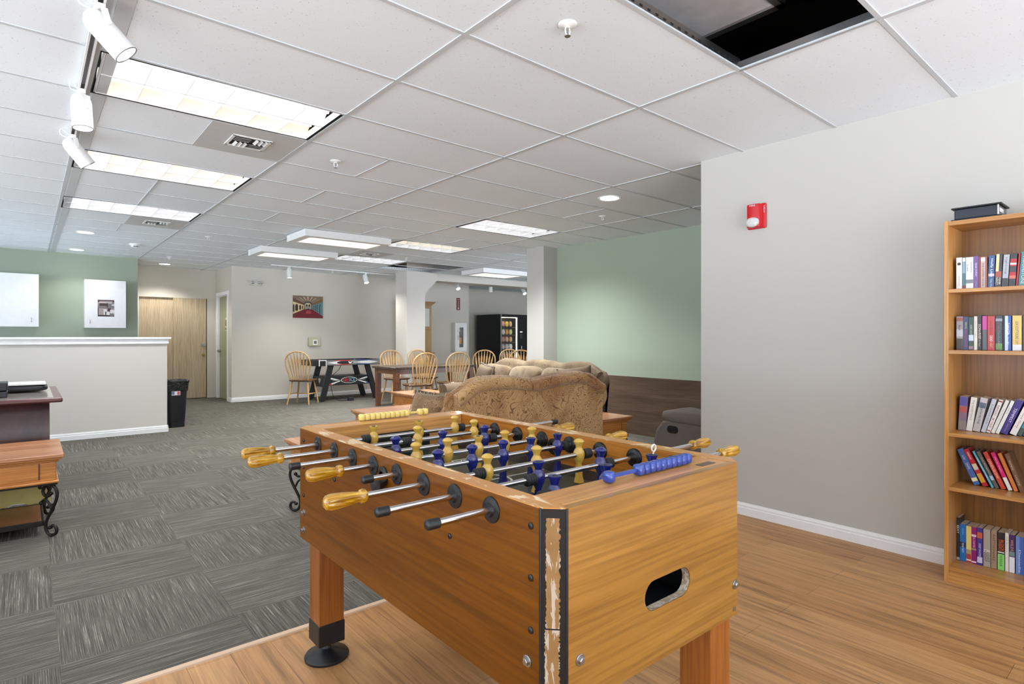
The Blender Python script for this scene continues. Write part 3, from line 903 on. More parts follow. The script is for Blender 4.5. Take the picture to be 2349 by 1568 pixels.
for (y, xl, hl, xr, hr, colr, men, bmp, cups) in RODS:
    z = 0.860
    ra, rb = xl + (0.10 if hl else 0.02), xr - (0.09 if hr else 0.02)
    rod = fb(MB().cyl((ra, y, z), (rb, y, z), 0.0080, n=18), 'rod', 'chrome')
    for (x, sgn, hd) in ((xl, 1, hl), (xr, -1, hr)):
        if hd:
            pr = [(0.0, 0.0), (0.010, 0.001), (0.0165, 0.006), (0.0195, 0.014), (0.020, 0.024), (0.0185, 0.045), (0.0155, 0.070), (0.0130, 0.086), (0.0128, 0.089), (0.0165, 0.092), (0.0178, 0.098), (0.0165, 0.104), (0.012, 0.108), (0.008, 0.108)]
            fb(MB().lathe(pr, (x, y, z), (sgn, 0, 0), 40, 0, 8, 0.13, (0.012, 0.0875)), 'handle', 'handle', rod)
        else:
            fb(MB().lathe([(0.0, 0), (0.0085, 0.0006), (0.0112, 0.003), (0.0115, 0.006), (0.0112, 0.031), (0.0085, 0.031)], (x, y, z), (sgn, 0, 0), 20), 'end_cap', 'black_plastic', rod)
    for i, x in enumerate(men):
        q = MB().lathe(BODY + (CUP if i in cups else DOME)[1:], (x, y, z), (0, 0, 1), 22)
        q.hexa([(x + sx_ * w_, y + sy_ * d_, z + zz) for zz, w_, d_ in ((-0.088, 0.0095, 0.009), (-0.032, 0.0085, 0.006)) for sy_ in (-1, 1) for sx_ in (-1, 1)])
        q.hexa([(x + sx_ * w_, y + sy_ * d_, z + zz) for zz, w_, d_ in ((-0.091, 0.0115, 0.0125), (-0.074, 0.0100, 0.0085)) for sy_ in (-1, 1) for sx_ in (-1, 1)])
        if i in cups:
            q.lathe([(0.008, 0.0425), (0.006, 0.047), (0, 0.048)], (x, y, z), (0, 0, 1), 12, 1)
        fb(q, 'player_figure', ['yellow_man' if colr == 'y' else 'blue_man', 'black_plastic'], rod)
    for x in bmp:
        pr = [(0.008, -0.016)]
        for t_ in range(4):
            a = -0.016 + 0.008 * t_
            pr += [(0.0135, a), (0.0165, a + 0.002), (0.0165, a + 0.006), (0.0135, a + 0.008)]
        pr += [(0.008, 0.016)]
        fb(MB().lathe(pr, (x, y, z), (1, 0, 0), 22), 'bumper', 'rubber', rod)
    for (xo, xi, sg) in ((0.80, 0.852, 1), (1.55, 1.498, -1)):
        fb(MB().lathe([(0.009, -0.012), (0.014, -0.012), (0.016, -0.006), (0.029, -0.004), (0.030, -0.002), (0.030, 0.0), (0.009, 0.0)], (xo, y, z), (sg, 0, 0), 28), 'outer_bearing', 'black_plastic')
        fb(MB().lathe([(0.009, 0.0), (0.030, 0.0), (0.030, 0.004), (0.027, 0.009), (0.018, 0.012), (0.016, 0.018), (0.009, 0.018)], (xi, y, z), (sg, 0, 0), 28), 'inner_bearing', 'black_plastic')
q = MB(); q.tube([(1.392, 1.020, 0.909), (1.392, 1.018, 0.916)] + [(1.392 + 0.0095 * math.sin(R(a)), 1.018, 0.9265 - 0.0095 * math.cos(R(a))) for a in range(20, 345, 25)], 0.0024, 8)
fb(q, 'eye_hook', 'white_metal', label='white eye screw in a blue figure')
# bead score counters
for (y, x0, x1, singles, g0, mat_) in ((0.905, 1.050, 1.396, (1.062,), 1.176, 'blue_bead'), (2.230, 1.046, 1.374, (1.336, 1.362), 1.058, 'yellow_bead')):
    z = 0.9155
    sc_ = fb(MB().box(x0, x1, y - 0.004, y + 0.004, z - 0.004, z + 0.004).box(x0 + 0.013, x0 + 0.021, y - 0.003, y + 0.003, 0.9, z - 0.004).box(x1 - 0.021, x1 - 0.013, y - 0.003, y + 0.003, 0.9, z - 0.004), 'score_counter', mat_, smooth=0)
    for x in list(singles) + [g0 + 0.0232 * i for i in range(10)]:
        bd = MB().pill((x, y, z), (0.0115, 0.0135, 0.0135), 0.45, 0.45, 16, 8)
        fb(bd, 'score_bead', mat_, sc_, smooth=60)
# ================================================================ SOFAS AND PILLOWS
def catmull(pts, n=6):
    P = [Vector(p) for p in pts]
    out = []
    for i in range(len(P) - 1):
        p0, p1, p2, p3 = P[max(i - 1, 0)], P[i], P[i + 1], P[min(i + 2, len(P) - 1)]
        for j in range(n):
            t_ = j / n
            out.append(0.5 * ((2 * p1) + (p2 - p0) * t_ + (2 * p0 - 5 * p1 + 4 * p2 - p3) * t_ * t_ + (3 * p1 - p0 - 3 * p2 + p3) * t_ ** 3))
    out.append(P[-1])
    return out


def sofa(name, label, cat, loc, rotz, w, humps, n_seat, fab, fab_arm, top=0.97, depth=0.92, arm_h=0.62):
    """front faces local -Y, width along local X"""
    s = thing(name, label, cat, loc, rotz, None)
    hw, hd = w / 2, depth / 2
    MB().box(-hw + 0.06, hw - 0.06, -hd + 0.08, hd - 0.06, 0.07, 0.31).build('base', fab, s, bevel=0.03, segs=3)
    for sx_ in (-1, 1):
        for sy_ in (-1, 1):
            MB().lathe([(0.022, 0), (0.032, 0.04), (0.03, 0.075)], (sx_ * (hw - 0.12), sy_ * (hd - 0.12), 0), n=14).build('foot', 'dt_wood', s)

    def topz(x):
        t_ = (x + hw) / w
        sh = min(1, max(0, min(t_, 1 - t_) / 0.16))
        sh = sh * sh * (3 - 2 * sh)
        return top - 0.11 * (1 - sh) - 0.036 * (1 - abs(math.sin(humps * PI * t_))) * sh
    q = MB()
    nx = 40
    prof = [(0.0, 0.08), (0.0, None), (-0.17, None), (-0.25, 0.40), (-0.25, 0.08)]
    vs = []
    for i in range(nx + 1):
        x = -hw + 0.045 + (w - 0.09) * i / nx
        tz = topz(x)
        for j in range(9):
            vs.append((x, hd - 0.03, 0.08 + (tz - 0.05 - 0.08) * j / 8))
        for a in (40, 90, 140):
            vs.append((x, hd - 0.10 + 0.07 * math.cos(R(a)), tz - 0.05 + 0.05 * math.sin(R(a))))
        for j in range(5):
            vs.append((x, hd - 0.17 - 0.06 * j / 4, tz - 0.05 + (0.30 - tz + 0.05) * j / 4))
    k = 17
    fs = [(i * k + j, i * k + j + 1, (i + 1) * k + j + 1, (i + 1) * k + j) for i in range(nx) for j in range(k - 1)]
    fs += [tuple(range(k)), tuple(nx * k + j for j in range(k - 1, -1, -1))]
    q.add(vs, fs)
    q.build('back', fab, s, 50)
    # rolled border along the top of the back
    pts = []
    for i in range(nx + 1):
        x = -hw + 0.05 + (w - 0.10) * i / nx
        pts.append((x, hd - 0.035, topz(x) - 0.052))
    MB().tube(pts, 0.046, 12).build('top_roll', fab, s, 60)
    for sx_ in (-1, 1):
        q = MB(); vs = []; ny = 18; k = 0
        for i in range(ny + 1):
            t_ = i / ny
            y = hd - 0.05 - (depth - 0.08) * t_
            zt = arm_h + (top - 0.10 - arm_h) * max(0, 1 - t_ / 0.42) ** 1.6 + 0.01 * math.sin(3 * t_)
            rr = 0.105 * (1 - 0.15 * (t_ > 0.9))
            row = [(0.045, 0.08), (0.045, 0.25), (0.04, zt - 0.20)]
            for a in (-70, -40, -10, 20, 50, 80, 110, 140, 170, 195):
                row.append((0.0 + rr * math.cos(R(a)), zt - rr + rr * math.sin(R(a))))
            row += [(-0.085, zt - 0.22), (-0.09, 0.25), (-0.09, 0.08)]
            k = len(row)
            vs += [(sx_ * (hw - 0.07 + a_), y, b_) for a_, b_ in row]
        fs = [(i * k + j, i * k + j + 1, (i + 1) * k + j + 1, (i + 1) * k + j) for i in range(ny) for j in range(k - 1)]
        fs += [tuple(range(k)), tuple(ny * k + j for j in range(k - 1, -1, -1))]
        q.add(vs, fs).build('arm', fab_arm, s, 50)
    iw = (w - 0.34) / n_seat
    for i in range(n_seat):
        x = -hw + 0.17 + iw * (i + 0.5)
        MB().pill((x, -0.10, 0.385), (iw / 2 - 0.004, 0.36, 0.085), 0.4, 0.25).build('seat_cushion', fab_arm, s, 60)
    return s, iw


love, iw = sofa('loveseat', 'loveseat in tan scroll fabric seen from its back, nearest the foosball table', 'sofa', (2.815, 3.50, 0), PI, 1.51, 2, 2, 'paisley', 'paisley', 0.985, 0.92, 0.62)
for i in range(2):
    q = MB().pill((0, 0, 0), (iw / 2 - 0.01, 0.10, 0.20), 0.4, 0.35)
    q.xf(Matrix.Translation((-0.585 + iw * (i + 0.5), 0.12, 0.66)) @ Matrix.Rotation(R(-14), 4, 'X')).build('back_cushion', 'paisley', love, 60)
sofa_b, iw = sofa('sofa', 'long taupe sofa with loose back cushions beyond the loveseat', 'sofa', (4.385, 5.11, 0), -PI / 2, 1.98, 3, 3, 'paisley_pale', 'suede', 0.975, 0.94, 0.66)

m, n, l, b = nt('faded weave with a red bloom'); setp(b, 0.9, 0, 0.15, sheen=0.25)
v = coords(n, l)
k = noise(n, l, v, 6, 3, 0.8)
r = ramp(n, [(0.4, s2l((128, 110, 84))), (0.62, s2l((102, 82, 60)))]); l.new(k.outputs[0], r.inputs[0])
tc = n.new('ShaderNodeTexCoord'); mp = n.new('ShaderNodeMapping'); mp.inputs['Location'].default_value = (0, 0, -0.14); mp.inputs['Scale'].default_value = (5.0, 0.5, 9.0)
l.new(tc.outputs['Object'], mp.inputs[0])
gr = n.new('ShaderNodeTexGradient'); gr.gradient_type = 'SPHERICAL'; l.new(mp.outputs[0], gr.inputs[0])
kk = noise(n, l, v, 11, 4, 1.2)
mk = math_(n, l, 'MULTIPLY', gr.outputs[0], math_(n, l, 'ADD', kk.outputs[0], 0.55))
rm = ramp(n, [(0.28, (0, 0, 0)), (0.48, (1, 1, 1))]); l.new(mk, rm.inputs[0])
l.new(mixc(n, l, rm.outputs[0], r.outputs[0], s2l((128, 44, 42))), b.inputs['Base Color'])
M['red_bloom'] = m
for i, (xc, hz, rz_) in enumerate(((-0.545, 0.235, 4), (0.0, 0.235, -2), (0.545, 0.23, 3))):
    q = MB().pill((0, 0, 0), (iw / 2 - 0.008, 0.12, hz), 0.42, 0.38)
    o = q.build('back_cushion', 'red_bloom' if i == 1 else 'paisley_pale', sofa_b, 60)
    o.matrix_local = Matrix.Translation((xc, 0.13, 0.66)) @ Matrix.Rotation(R(-16), 4, 'X') @ Matrix.Rotation(R(rz_), 4, 'Y')
    # stitched welt round the cushion
    pts = [(iw / 2 * 0.97 * math.copysign(abs(math.cos(a)) ** 0.38, math.cos(a)), 0, hz * 1.0 * math.copysign(abs(math.sin(a)) ** 0.42, math.sin(a))) for a in [2 * PI * t_ / 48 for t_ in range(49)]]
    MB().tube(pts, 0.007, 6).build('welt', 'suede', o, 60)


def throw_pillow(label, loc, rot, half, fab, fringe):
    t_ = thing('throw_pillow', label, 'cushion', loc)
    t_.rotation_euler = rot
    def sq(u_, v_):
        return u_, v_
    q = MB(); N = 22
    for sd in (-1, 1):
        vs = []
        for j in range(N + 1):
            for i in range(N + 1):
                a, b_ = -1 + 2 * i / N, -1 + 2 * j / N
                hgt = (max(0, 1 - a ** 4) * max(0, 1 - b_ ** 4)) ** 0.55
                pin = 1 - 0.07 * (a * a + b_ * b_ - 2 * (a * b_) ** 2)
                vs.append((half * a * pin, sd * 0.075 * hgt, half * b_ * pin))
        q.add(vs, [(j * (N + 1) + i, j * (N + 1) + i + 1, (j + 1) * (N + 1) + i + 1, (j + 1) * (N + 1) + i) for j in range(N) for i in range(N)])
    q.build('cushion_cover', fab, t_, 60)
    if fringe:
        edge = []
        for sidei in range(4):
            for i in range(12):
                a = -1 + 2 * i / 12
                p = {0: (a, -1), 1: (1, a), 2: (-a, 1), 3: (-1, -a)}[sidei]
                pin = 1 - 0.07 * (p[0] ** 2 + p[1] ** 2 - 2 * (p[0] * p[1]) ** 2)
                edge.append((half * p[0] * pin, 0, half * p[1] * pin))
        edge.append(edge[0])
        MB().tube(edge, 0.013, 8).build('braid', 'braid', t_, 60)
        if fringe > 1:
            q = MB(); random.seed(3)
            for p in edge[::1]:
                for _ in range(3):
                    d = Vector((p[0], 0, p[2])).normalized()
                    e1 = Vector(p) + d * random.uniform(0.01, 0.03) + Vector((random.uniform(-.015, .015), random.uniform(-.02, .02), -0.01))
                    e2 = e1 + Vector((random.uniform(-.015, .015), random.uniform(-.015, .015), -random.uniform(0.015, 0.045)))
                    q.tube([p, e1, e2], [0.004, 0.0032, 0.002], 5)
            q.build('tassels', 'cream_fringe', t_, 60)
    return t_


throw_pillow('brown fringed throw pillow standing at the end of the loveseat', (2.27, 3.66, 0.635), (R(13), 0, PI / 2 + R(8)), 0.205, 'paisley_dark', 2)
throw_pillow('taupe throw pillow with dark braid at the far end of the long sofa', (4.36, 5.74, 0.70), (R(-12), R(6), -PI / 2 - R(14)), 0.20, 'suede', 1)
throw_pillow('plain brown throw pillow at the near end of the long sofa', (4.53, 4.33, 0.735), (R(-14), R(-8), -PI / 2 + R(38)), 0.19, 'suede', 0)

# ---------------------------------------------------------------- recliner
RO = (4.55, 2.35, 0)
rc = thing('recliner', 'grey microfibre recliner partly hidden by the right wall corner', 'armchair', RO)
for (xa, xb) in ((4.05, 4.27), (4.83, 5.05)):
    prof = [(1.78, 0.05), (2.93, 0.05), (2.965, 0.20), (2.965, 0.38), (2.94, 0.47), (2.88, 0.545), (2.80, 0.575), (1.78, 0.56)]
    ap = MB().prism(prof, (xa, 0, 0), (0, 1, 0), (0, 0, 1), (xb - xa, 0, 0)).build('arm_panel', 'recliner', rc, 30, 0.02, 3, org=RO)
    q = MB(); q.pill(((xa + xb) / 2, 2.40, 0.595), ((xb - xa) / 2 + 0.018, 0.50, 0.062), 0.5, 0.3, 36, 12)
    for i, vv in enumerate(q.v):
        q.v[i] = (vv[0], vv[1], vv[2] + 0.008 * math.sin(vv[1] * 26) * (vv[2] > 0.6) - 0.03 * max(0, 2.55 - vv[1]) * (vv[2] < 0.58))
    q.build('arm_cushion', 'recliner', rc, 60, org=RO)
    if xa < 4.1:
        st2 = stadium(2.775, 0.487, 0.052, 0.030, 8)
        q = MB().prism(st2, (xa - 0.004, 0, 0), (0, 1, 0), (0, 0, 1), (0.006, 0, 0))
        q.build('handle_recess', 'black_plastic', ap, org=RO)
        st3 = stadium(2.775, 0.482, 0.036, 0.014, 8)
        MB().prism(st3, (xa - 0.009, 0, 0), (0, 1, 0), (0, 0, 1), (0.006, 0, 0)).build('release_lever', 'black_satin', ap, org=RO)
q = MB(); q.pill((4.55, 2.45, 0.40), (0.285, 0.46, 0.10), 0.4, 0.25); q.build('seat_cushion', 'recliner', rc, 60, org=RO)
q = MB(); q.pill((0, 0, 0), (0.34, 0.14, 0.36), 0.45, 0.35); q.xf(Matrix.Translation((4.55, 1.78, 0.68)) @ Matrix.Rotation(R(12), 4, 'X')); q.build('back_cushion', 'recliner', rc, 60, org=RO)
MB().box(4.2, 4.9, 1.75, 2.85, 0.03, 0.30).build('base', 'recliner', rc, 30, 0.02, org=RO)

# ================================================================ WOOD AND IRON TABLES
SCROLL = [(-0.010, 0.270), (-0.027, 0.254), (-0.052, 0.258), (-0.064, 0.283), (-0.052, 0.310), (-0.027, 0.324), (0.002, 0.323), (0.023, 0.300), (0.032, 0.267), (0.023, 0.225), (0.002, 0.180), (-0.023, 0.133), (-0.042, 0.092), (-0.044, 0.054), (-0.031, 0.022), (-0.006, 0.011), (0.019, 0.019), (0.029, 0.042), (0.019, 0.066), (0.0, 0.069), (-0.014, 0.058)]
BRANCH = [(-0.004, 0.168), (-0.017, 0.196), (-0.031, 0.220), (-0.052, 0.231), (-0.068, 0.222), (-0.075, 0.210)]


def iron_table(name, label, cat, loc, rotz, w, d, h=0.52, lining=False, group=None):
    t_ = thing(name, label, cat, loc, rotz, group)
    hw, hd = w / 2, d / 2
    q = MB(); q.box(-hw, hw, -hd, hd, h - 0.022, h)
    q.build('top', 'pine_top', t_, bevel=0.004)
    mz = MB()
    for (a, z0, z1) in ((0.012, h - 0.036, h - 0.022), (0.024, h - 0.048, h - 0.036)):
        mz.box(-hw + a, hw - a, -hd + a, hd - a, z0, z1)
    mz.build('cornice', 'pine', t_, bevel=0.004)
    a = 0.038
    z0, z1 = h - 0.165, h - 0.048
    ap = MB().box(-hw + a, hw - a, -hd + a, hd - a, z0, z1).build('apron', 'pine', t_, bevel=0.002)
    # framed panels with a shadow groove on every face
    pn = MB()
    for sy_ in (-1, 1):
        y = sy_ * (hd - a)
        pn.box(-hw + a + 0.085, hw - a - 0.085, min(y, y + sy_ * 0.004), max(y, y + sy_ * 0.004), z0 + 0.012, z1 - 0.008)
        for sx_ in (-1, 1):
            xa = sx_ * (hw - a - 0.081)
            MB().box(xa - 0.0035, xa + 0.0035, min(y, y + sy_ * 0.002), max(y, y + sy_ * 0.002), z0 + 0.01, z1 - 0.006).build('groove', 'dt_wood', ap, 0)
    for sx_ in (-1, 1):
        x = sx_ * (hw - a)
        pn.box(min(x, x + sx_ * 0.004), max(x, x + sx_ * 0.004), -hd + a + 0.085, hd - a - 0.085, z0 + 0.012, z1 - 0.008)
    pn.build('drawer_front', 'pine', ap, bevel=0.002)
    MB().box(-hw + 0.024, hw - 0.024, -hd + 0.024, hd - 0.024, z0 - 0.016, z0).build('base_moulding', 'pine', t_, bevel=0.005)
    fr = MB()
    fz = z0 - 0.028
    for sy_ in (-1, 1):
        fr.box(-hw + 0.03, hw - 0.03, sy_ * (hd - 0.045) - 0.012, sy_ * (hd - 0.045) + 0.012, fz, fz + 0.012)
        fr.box(-hw + 0.10, hw - 0.10, sy_ * (hd - 0.10) - 0.006, sy_ * (hd - 0.10) + 0.006, 0.066, 0.098)
    for sx_ in (-1, 1):
        fr.box(sx_ * (hw - 0.045) - 0.012, sx_ * (hw - 0.045) + 0.012, -hd + 0.03, hd - 0.03, fz, fz + 0.012)
        fr.box(sx_ * (hw - 0.10) - 0.006, sx_ * (hw - 0.10) + 0.006, -hd + 0.10, hd - 0.10, 0.066, 0.098)
    fr.build('iron_frame', 'iron', t_, 0, 0.002)
    MB().box(-hw + 0.107, hw - 0.107, -hd + 0.107, hd - 0.107, 0.072, 0.096).build('shelf', 'pine_red', t_, bevel=0.003)
    zs = (fz + 0.002) / 0.33
    for sx_ in (-1, 1):
        for sy_ in (-1, 1):
            dgn = Vector((sx_, sy_, 0)).normalized()
            c0 = Vector((sx_ * (hw - 0.055), sy_ * (hd - 0.055), 0))
            q = MB()
            q.tube([c0 + dgn * u_ + Vector((0, 0, z_ * zs)) for u_, z_ in [(p.x, p.y) for p in catmull([(a_, b_, 0) for a_, b_ in SCROLL], 5)]], 0.0095, 10)
            q.tube([c0 + dgn * u_ + Vector((0, 0, z_ * zs)) for u_, z_ in [(p.x, p.y) for p in catmull([(a_, b_, 0) for a_, b_ in BRANCH], 5)]], 0.0075, 8)
            for (u_, z_) in (SCROLL[0], SCROLL[-1], BRANCH[-1]):
                q.lathe([(0, -0.012), (0.010, -0.008), (0.0125, 0), (0.010, 0.008), (0, 0.012)], c0 + dgn * u_ + Vector((0, 0, z_ * zs)), Vector((-dgn.y, dgn.x, 0)), 12)
            q.build('leg', 'iron', t_, 60)
    if lining:
        random.seed(5); q = MB()
        N = 40
        zz = [0.078 + 0.012 * random.random() + 0.008 * math.sin(i * 0.6) for i in range(N + 1)]
        y = hd - 0.03
        for i in range(N):
            xa, xb = -hw + 0.05 + (w - 0.10) * i / N, -hw + 0.05 + (w - 0.10) * (i + 1) / N
            q.face([(xa, y, fz), (xb, y, fz), (xb, y + 0.004 * math.sin(i), zz[i + 1]), (xa, y + 0.004 * math.sin(i), zz[i])], 0)
            q.face([(xa, y - 0.001, zz[i] + 0.008), (xb, y - 0.001, zz[i + 1] + 0.008), (xb, y - 0.001, zz[i + 1]), (xa, y - 0.001, zz[i])], 1)
        o_ = q.build('torn_lining', [plain('pale yellow lining', (206, 192, 120), 0.8, var=0.15), plain('torn white paper edge', (232, 230, 222), 0.8)], t_, 0)
        o_['label'] = 'torn pale yellow lining sheet'
    return t_


iron_table('coffee_table', 'honey pine coffee table with iron scroll legs, cut by the left edge', 'table', (-0.445, 4.895, 0), 0, 1.23, 0.69, lining=True)
iron_table('coffee_table', 'honey pine coffee table with iron scroll legs behind the foosball handles', 'table', (1.71, 3.605, 0), PI / 2, 1.21, 0.62)
iron_table('coffee_table', 'honey pine coffee table in front of the loveseat pillow', 'table', (3.035, 5.15, 0), 0, 1.13, 0.62)
iron_table('end_table', 'red brown pine end table between the dining table and the long sofa arm', 'table', (3.96, 6.53, 0), 0, 0.58, 0.70)
iron_table('end_table', 'honey pine end table between the loveseat and the grey recliner', 'table', (3.965, 3.66, 0), 0, 0.60, 0.62)

# ================================================================ DINING SET
DT = (5.61, 9.175, 0)
dt = thing('dining_table', 'dark marbled dining table with square legs by the far column', 'table', DT)
MB().box(4.75, 6.47, 8.75, 9.60, 0.685, 0.722).build('top', 'marble', dt, bevel=0.006, org=DT)
q = MB()
q.box(4.79, 6.43, 8.80, 8.822, 0.60, 0.685); q.box(4.79, 6.43, 9.528, 9.55, 0.60, 0.685); q.box(4.79, 4.812, 8.80, 9.55, 0.60, 0.685); q.box(6.408, 6.43, 8.80, 9.55, 0.60, 0.685)
q.build('apron', 'dt_wood', dt, 0, org=DT)
for (x, y) in ((4.83, 8.84), (4.83, 9.51), (6.39, 8.84), (6.39, 9.51)):
    MB().taper((x, y, 0.686), (0.045, 0.045), (x, y, 0), (0.036, 0.036)).build('leg', 'dt_wood', dt, 0, 0.004, org=DT)

BOWP = [(-0.160, 0.452), (-0.190, 0.56), (-0.222, 0.68), (-0.232, 0.77), (-0.212, 0.865), (-0.150, 0.935), (-0.075, 0.966), (0, 0.974)]
BOW = BOWP + [(-x, z) for x, z in BOWP[-2::-1]]


def lean(z):
    return 0.165 + (z - 0.45) * 0.20


def make_chair(label):
    """faces local -Y"""
    t_ = thing('dining_chair', label, 'chair', (0, 0, 0), 0, 'bow back oak dining chairs')
    q = MB()
    N = 28; vs = []
    for z, k_ in ((0.424, 0.94), (0.436, 1.0), (0.450, 1.0), (0.456, 0.96)):
        for i in range(N):
            a = 2 * PI * i / N
            c_, s_ = math.cos(a), math.sin(a)
            vs.append((0.225 * k_ * math.copysign(abs(c_) ** 0.55, c_) * (1 + 0.06 * -s_), 0.215 * k_ * math.copysign(abs(s_) ** 0.55, s_), z))
    fs = [(j * N + i, j * N + (i + 1) % N, (j + 1) * N + (i + 1) % N, (j + 1) * N + i) for j in range(3) for i in range(N)]
    fs += [tuple(range(N - 1, -1, -1)), tuple(3 * N + i for i in range(N))]
    q.add(vs, fs).build('seat', 'oak_seat', t_, 50)
    pts = [(p.x, lean(p.y), p.y) for p in catmull([(a_, b_, 0) for a_, b_ in BOW], 5)]
    MB().tube(pts, 0.0125, 10).build('back_bow', 'oak_chair', t_, 60)
    for i in range(7):
        x0 = -0.108 + 0.036 * i; x1 = x0 * 1.72
        # height at which the bow is met
        zt = 0.45
        for (xa, za), (xb, zb) in zip(BOWP[3:], BOWP[4:]):
            if xa <= -abs(x1) <= xb:
                zt = za + (zb - za) * (-abs(x1) - xa) / (xb - xa)
        q = MB()
        st_p = [(0, 0.0055), (0.12, 0.006), (0.45, 0.0105), (0.68, 0.0165), (0.74, 0.0165), (0.86, 0.0065), (1.0, 0.0055)]
        for (ta, wa), (tb, wb) in zip(st_p, st_p[1:]):
            vs = []
            for (tt, ww) in ((ta, wa), (tb, wb)):
                z = 0.453 + (zt - 0.455) * tt; x = x0 + (x1 - x0) * tt; y = lean(z)
                vs += [(x - ww, y - 0.005, z), (x + ww, y - 0.005, z), (x - ww, y + 0.005, z), (x + ww, y + 0.005, z)]
            q.hexa(vs)
        q.build('spindle', 'oak_chair', t_, 60)
    feet = {}
    for sx_ in (-1, 1):
        for sy_ in (-1, 1):
            p0 = Vector((sx_ * 0.145, sy_ * 0.14, 0.43)); p1 = Vector((sx_ * 0.205, sy_ * (0.20 if sy_ < 0 else 0.225), 0))
            feet[sx_, sy_] = (p0, p1)
            ax_ = p1 - p0; L_ = ax_.length
            MB().lathe([(0.0125, 0), (0.0165, L_ * 0.35), (0.015, L_ * 0.6), (0.0105, L_)], p0, ax_, 14).build('leg', 'oak_chair', t_, 50)
    at_ = lambda k_, t2: feet[k_][0].lerp(feet[k_][1], t2)
    for sx_ in (-1, 1):
        MB().tube([at_((sx_, -1), 0.55), (at_((sx_, -1), 0.55) + at_((sx_, 1), 0.55)) / 2, at_((sx_, 1), 0.55)], [0.008, 0.0115, 0.008], 10).build('stretcher', 'oak_chair', t_, 60)
    ca, cb = (at_((-1, -1), 0.55) + at_((-1, 1), 0.55)) / 2, (at_((1, -1), 0.55) + at_((1, 1), 0.55)) / 2
    MB().tube([ca, (ca + cb) / 2, cb], [0.008, 0.0115, 0.008], 10).build('stretcher', 'oak_chair', t_, 60)
    return t_


ch0 = make_chair('oak bow back chair standing alone left of the air hockey table')
# x, y, facing heading (clockwise from +Y, degrees), label
CH = [(3.92, 10.72, 44, 'oak bow back chair standing alone left of the air hockey table'),
      (5.46, 9.98, 182, 'oak bow back chair behind the dining table at its left end'),
      (6.02, 9.86, 178, 'oak bow back chair behind the dining table, its back against the column'),
      (5.03, 8.46, 0, 'oak bow back chair on the near side of the dining table, left one with a patterned view through it'),
      (5.72, 8.48, 4, 'oak bow back chair on the near side of the dining table beside the sofa'),
      (6.76, 9.02, 236, 'oak bow back chair in front of the black side of the vending machine'),
      (7.74, 9.15, 196, 'oak bow back chair in front of the vending machine glass, left of the pair'),
      (7.42, 8.52, 214, 'oak bow back chair cut off by the near column, right of the pair')]
CH[3] = CH[3][:3] + ('oak bow back chair on the near side of the dining table above the end table',)
for i, (x, y, hd_, lb) in enumerate(CH):
    c_ = ch0 if i == 0 else copy_tree(ch0)
    c_.location = (x, y, 0)
    c_.rotation_euler = (0, 0, PI - R(hd_))
    c_['label'] = lb
# ================================================================ RECEPTION DESK
DO = (-0.7, 6.37, 0)
dk = thing('reception_desk', 'dark cherry desk with a taupe inlaid top in front of the half wall', 'desk', DO)
q = MB()
x0, x1, y0, y1 = -1.6, 0.205, 5.68, 7.05
prof = [(0.0, 0.748), (0.016, 0.738), (0.022, 0.748), (0.022, 0.768), (0.012, 0.780)]
q.box(x0, x1, y0, y1, 0.740, 0.776)
q.build('top_rim', 'cherry_x', dk, 30, 0.012, 3, org=DO)
MB().box(x0 + 0.055, x1 - 0.055, y0 + 0.055, y1 - 0.055, 0.7755, 0.7778).build('top_inlay', 'grey_top', dk, 0, org=DO)
q = MB()
NZ = 22
def fr_(z):
    return 5.86 - 0.07 * math.sin(PI * min(1, max(0, (z - 0.02) / 0.72))) ** 1.0
vs = []
for j in range(NZ + 1):
    z = 0.745 * j / NZ
    vs += [(x0 + 0.08, fr_(z), z), (0.128, fr_(z), z), (0.128, 5.93, z), (x0 + 0.08, 5.93, z)]
fs = [(j * 4 + a, j * 4 + (a + 1) % 4, (j + 1) * 4 + (a + 1) % 4, (j + 1) * 4 + a) for j in range(NZ) for a in range(4)] + [(3, 2, 1, 0), tuple(NZ * 4 + a for a in range(4))]
q.add(vs, fs).build('front_panel', 'cherry', dk, 40, org=DO)
MB().box(0.05, 0.126, 5.95, 6.95, 0, 0.74).build('side_panel', 'cherry', dk, 0, org=DO)
MB().box(x0 + 0.08, x0 + 0.16, 5.95, 6.95, 0, 0.74).build('side_panel', 'cherry', dk, 0, org=DO)
bt = thing('desk_tray', 'black two tier tray on the cherry desk at the left edge', 'tray', (-0.20, 6.02, 0.7785))
q = MB(); q.box(-0.2, 0.075, -0.10, 0.12, 0.0, 0.045); q.build('lower_tray', 'black_satin', bt, 30, 0.006)
q = MB(); q.box(-0.2, 0.075, -0.10, 0.12, 0.052, 0.115); q.build('upper_tray', 'black_satin', bt, 30, 0.006)
lp = thing('document_scanner', 'flat white topped black device behind the desk tray', 'scanner', (-0.13, 6.46, 0.7785))
q = MB(); q.pill((0, 0, 0.035), (0.26, 0.15, 0.034), 0.6, 0.25); q.build('body', 'black_plastic', lp, 60)
MB().box(-0.25, 0.245, -0.15, 0.14, 0.062, 0.078).build('lid', 'white_metal', lp, 30, 0.006)

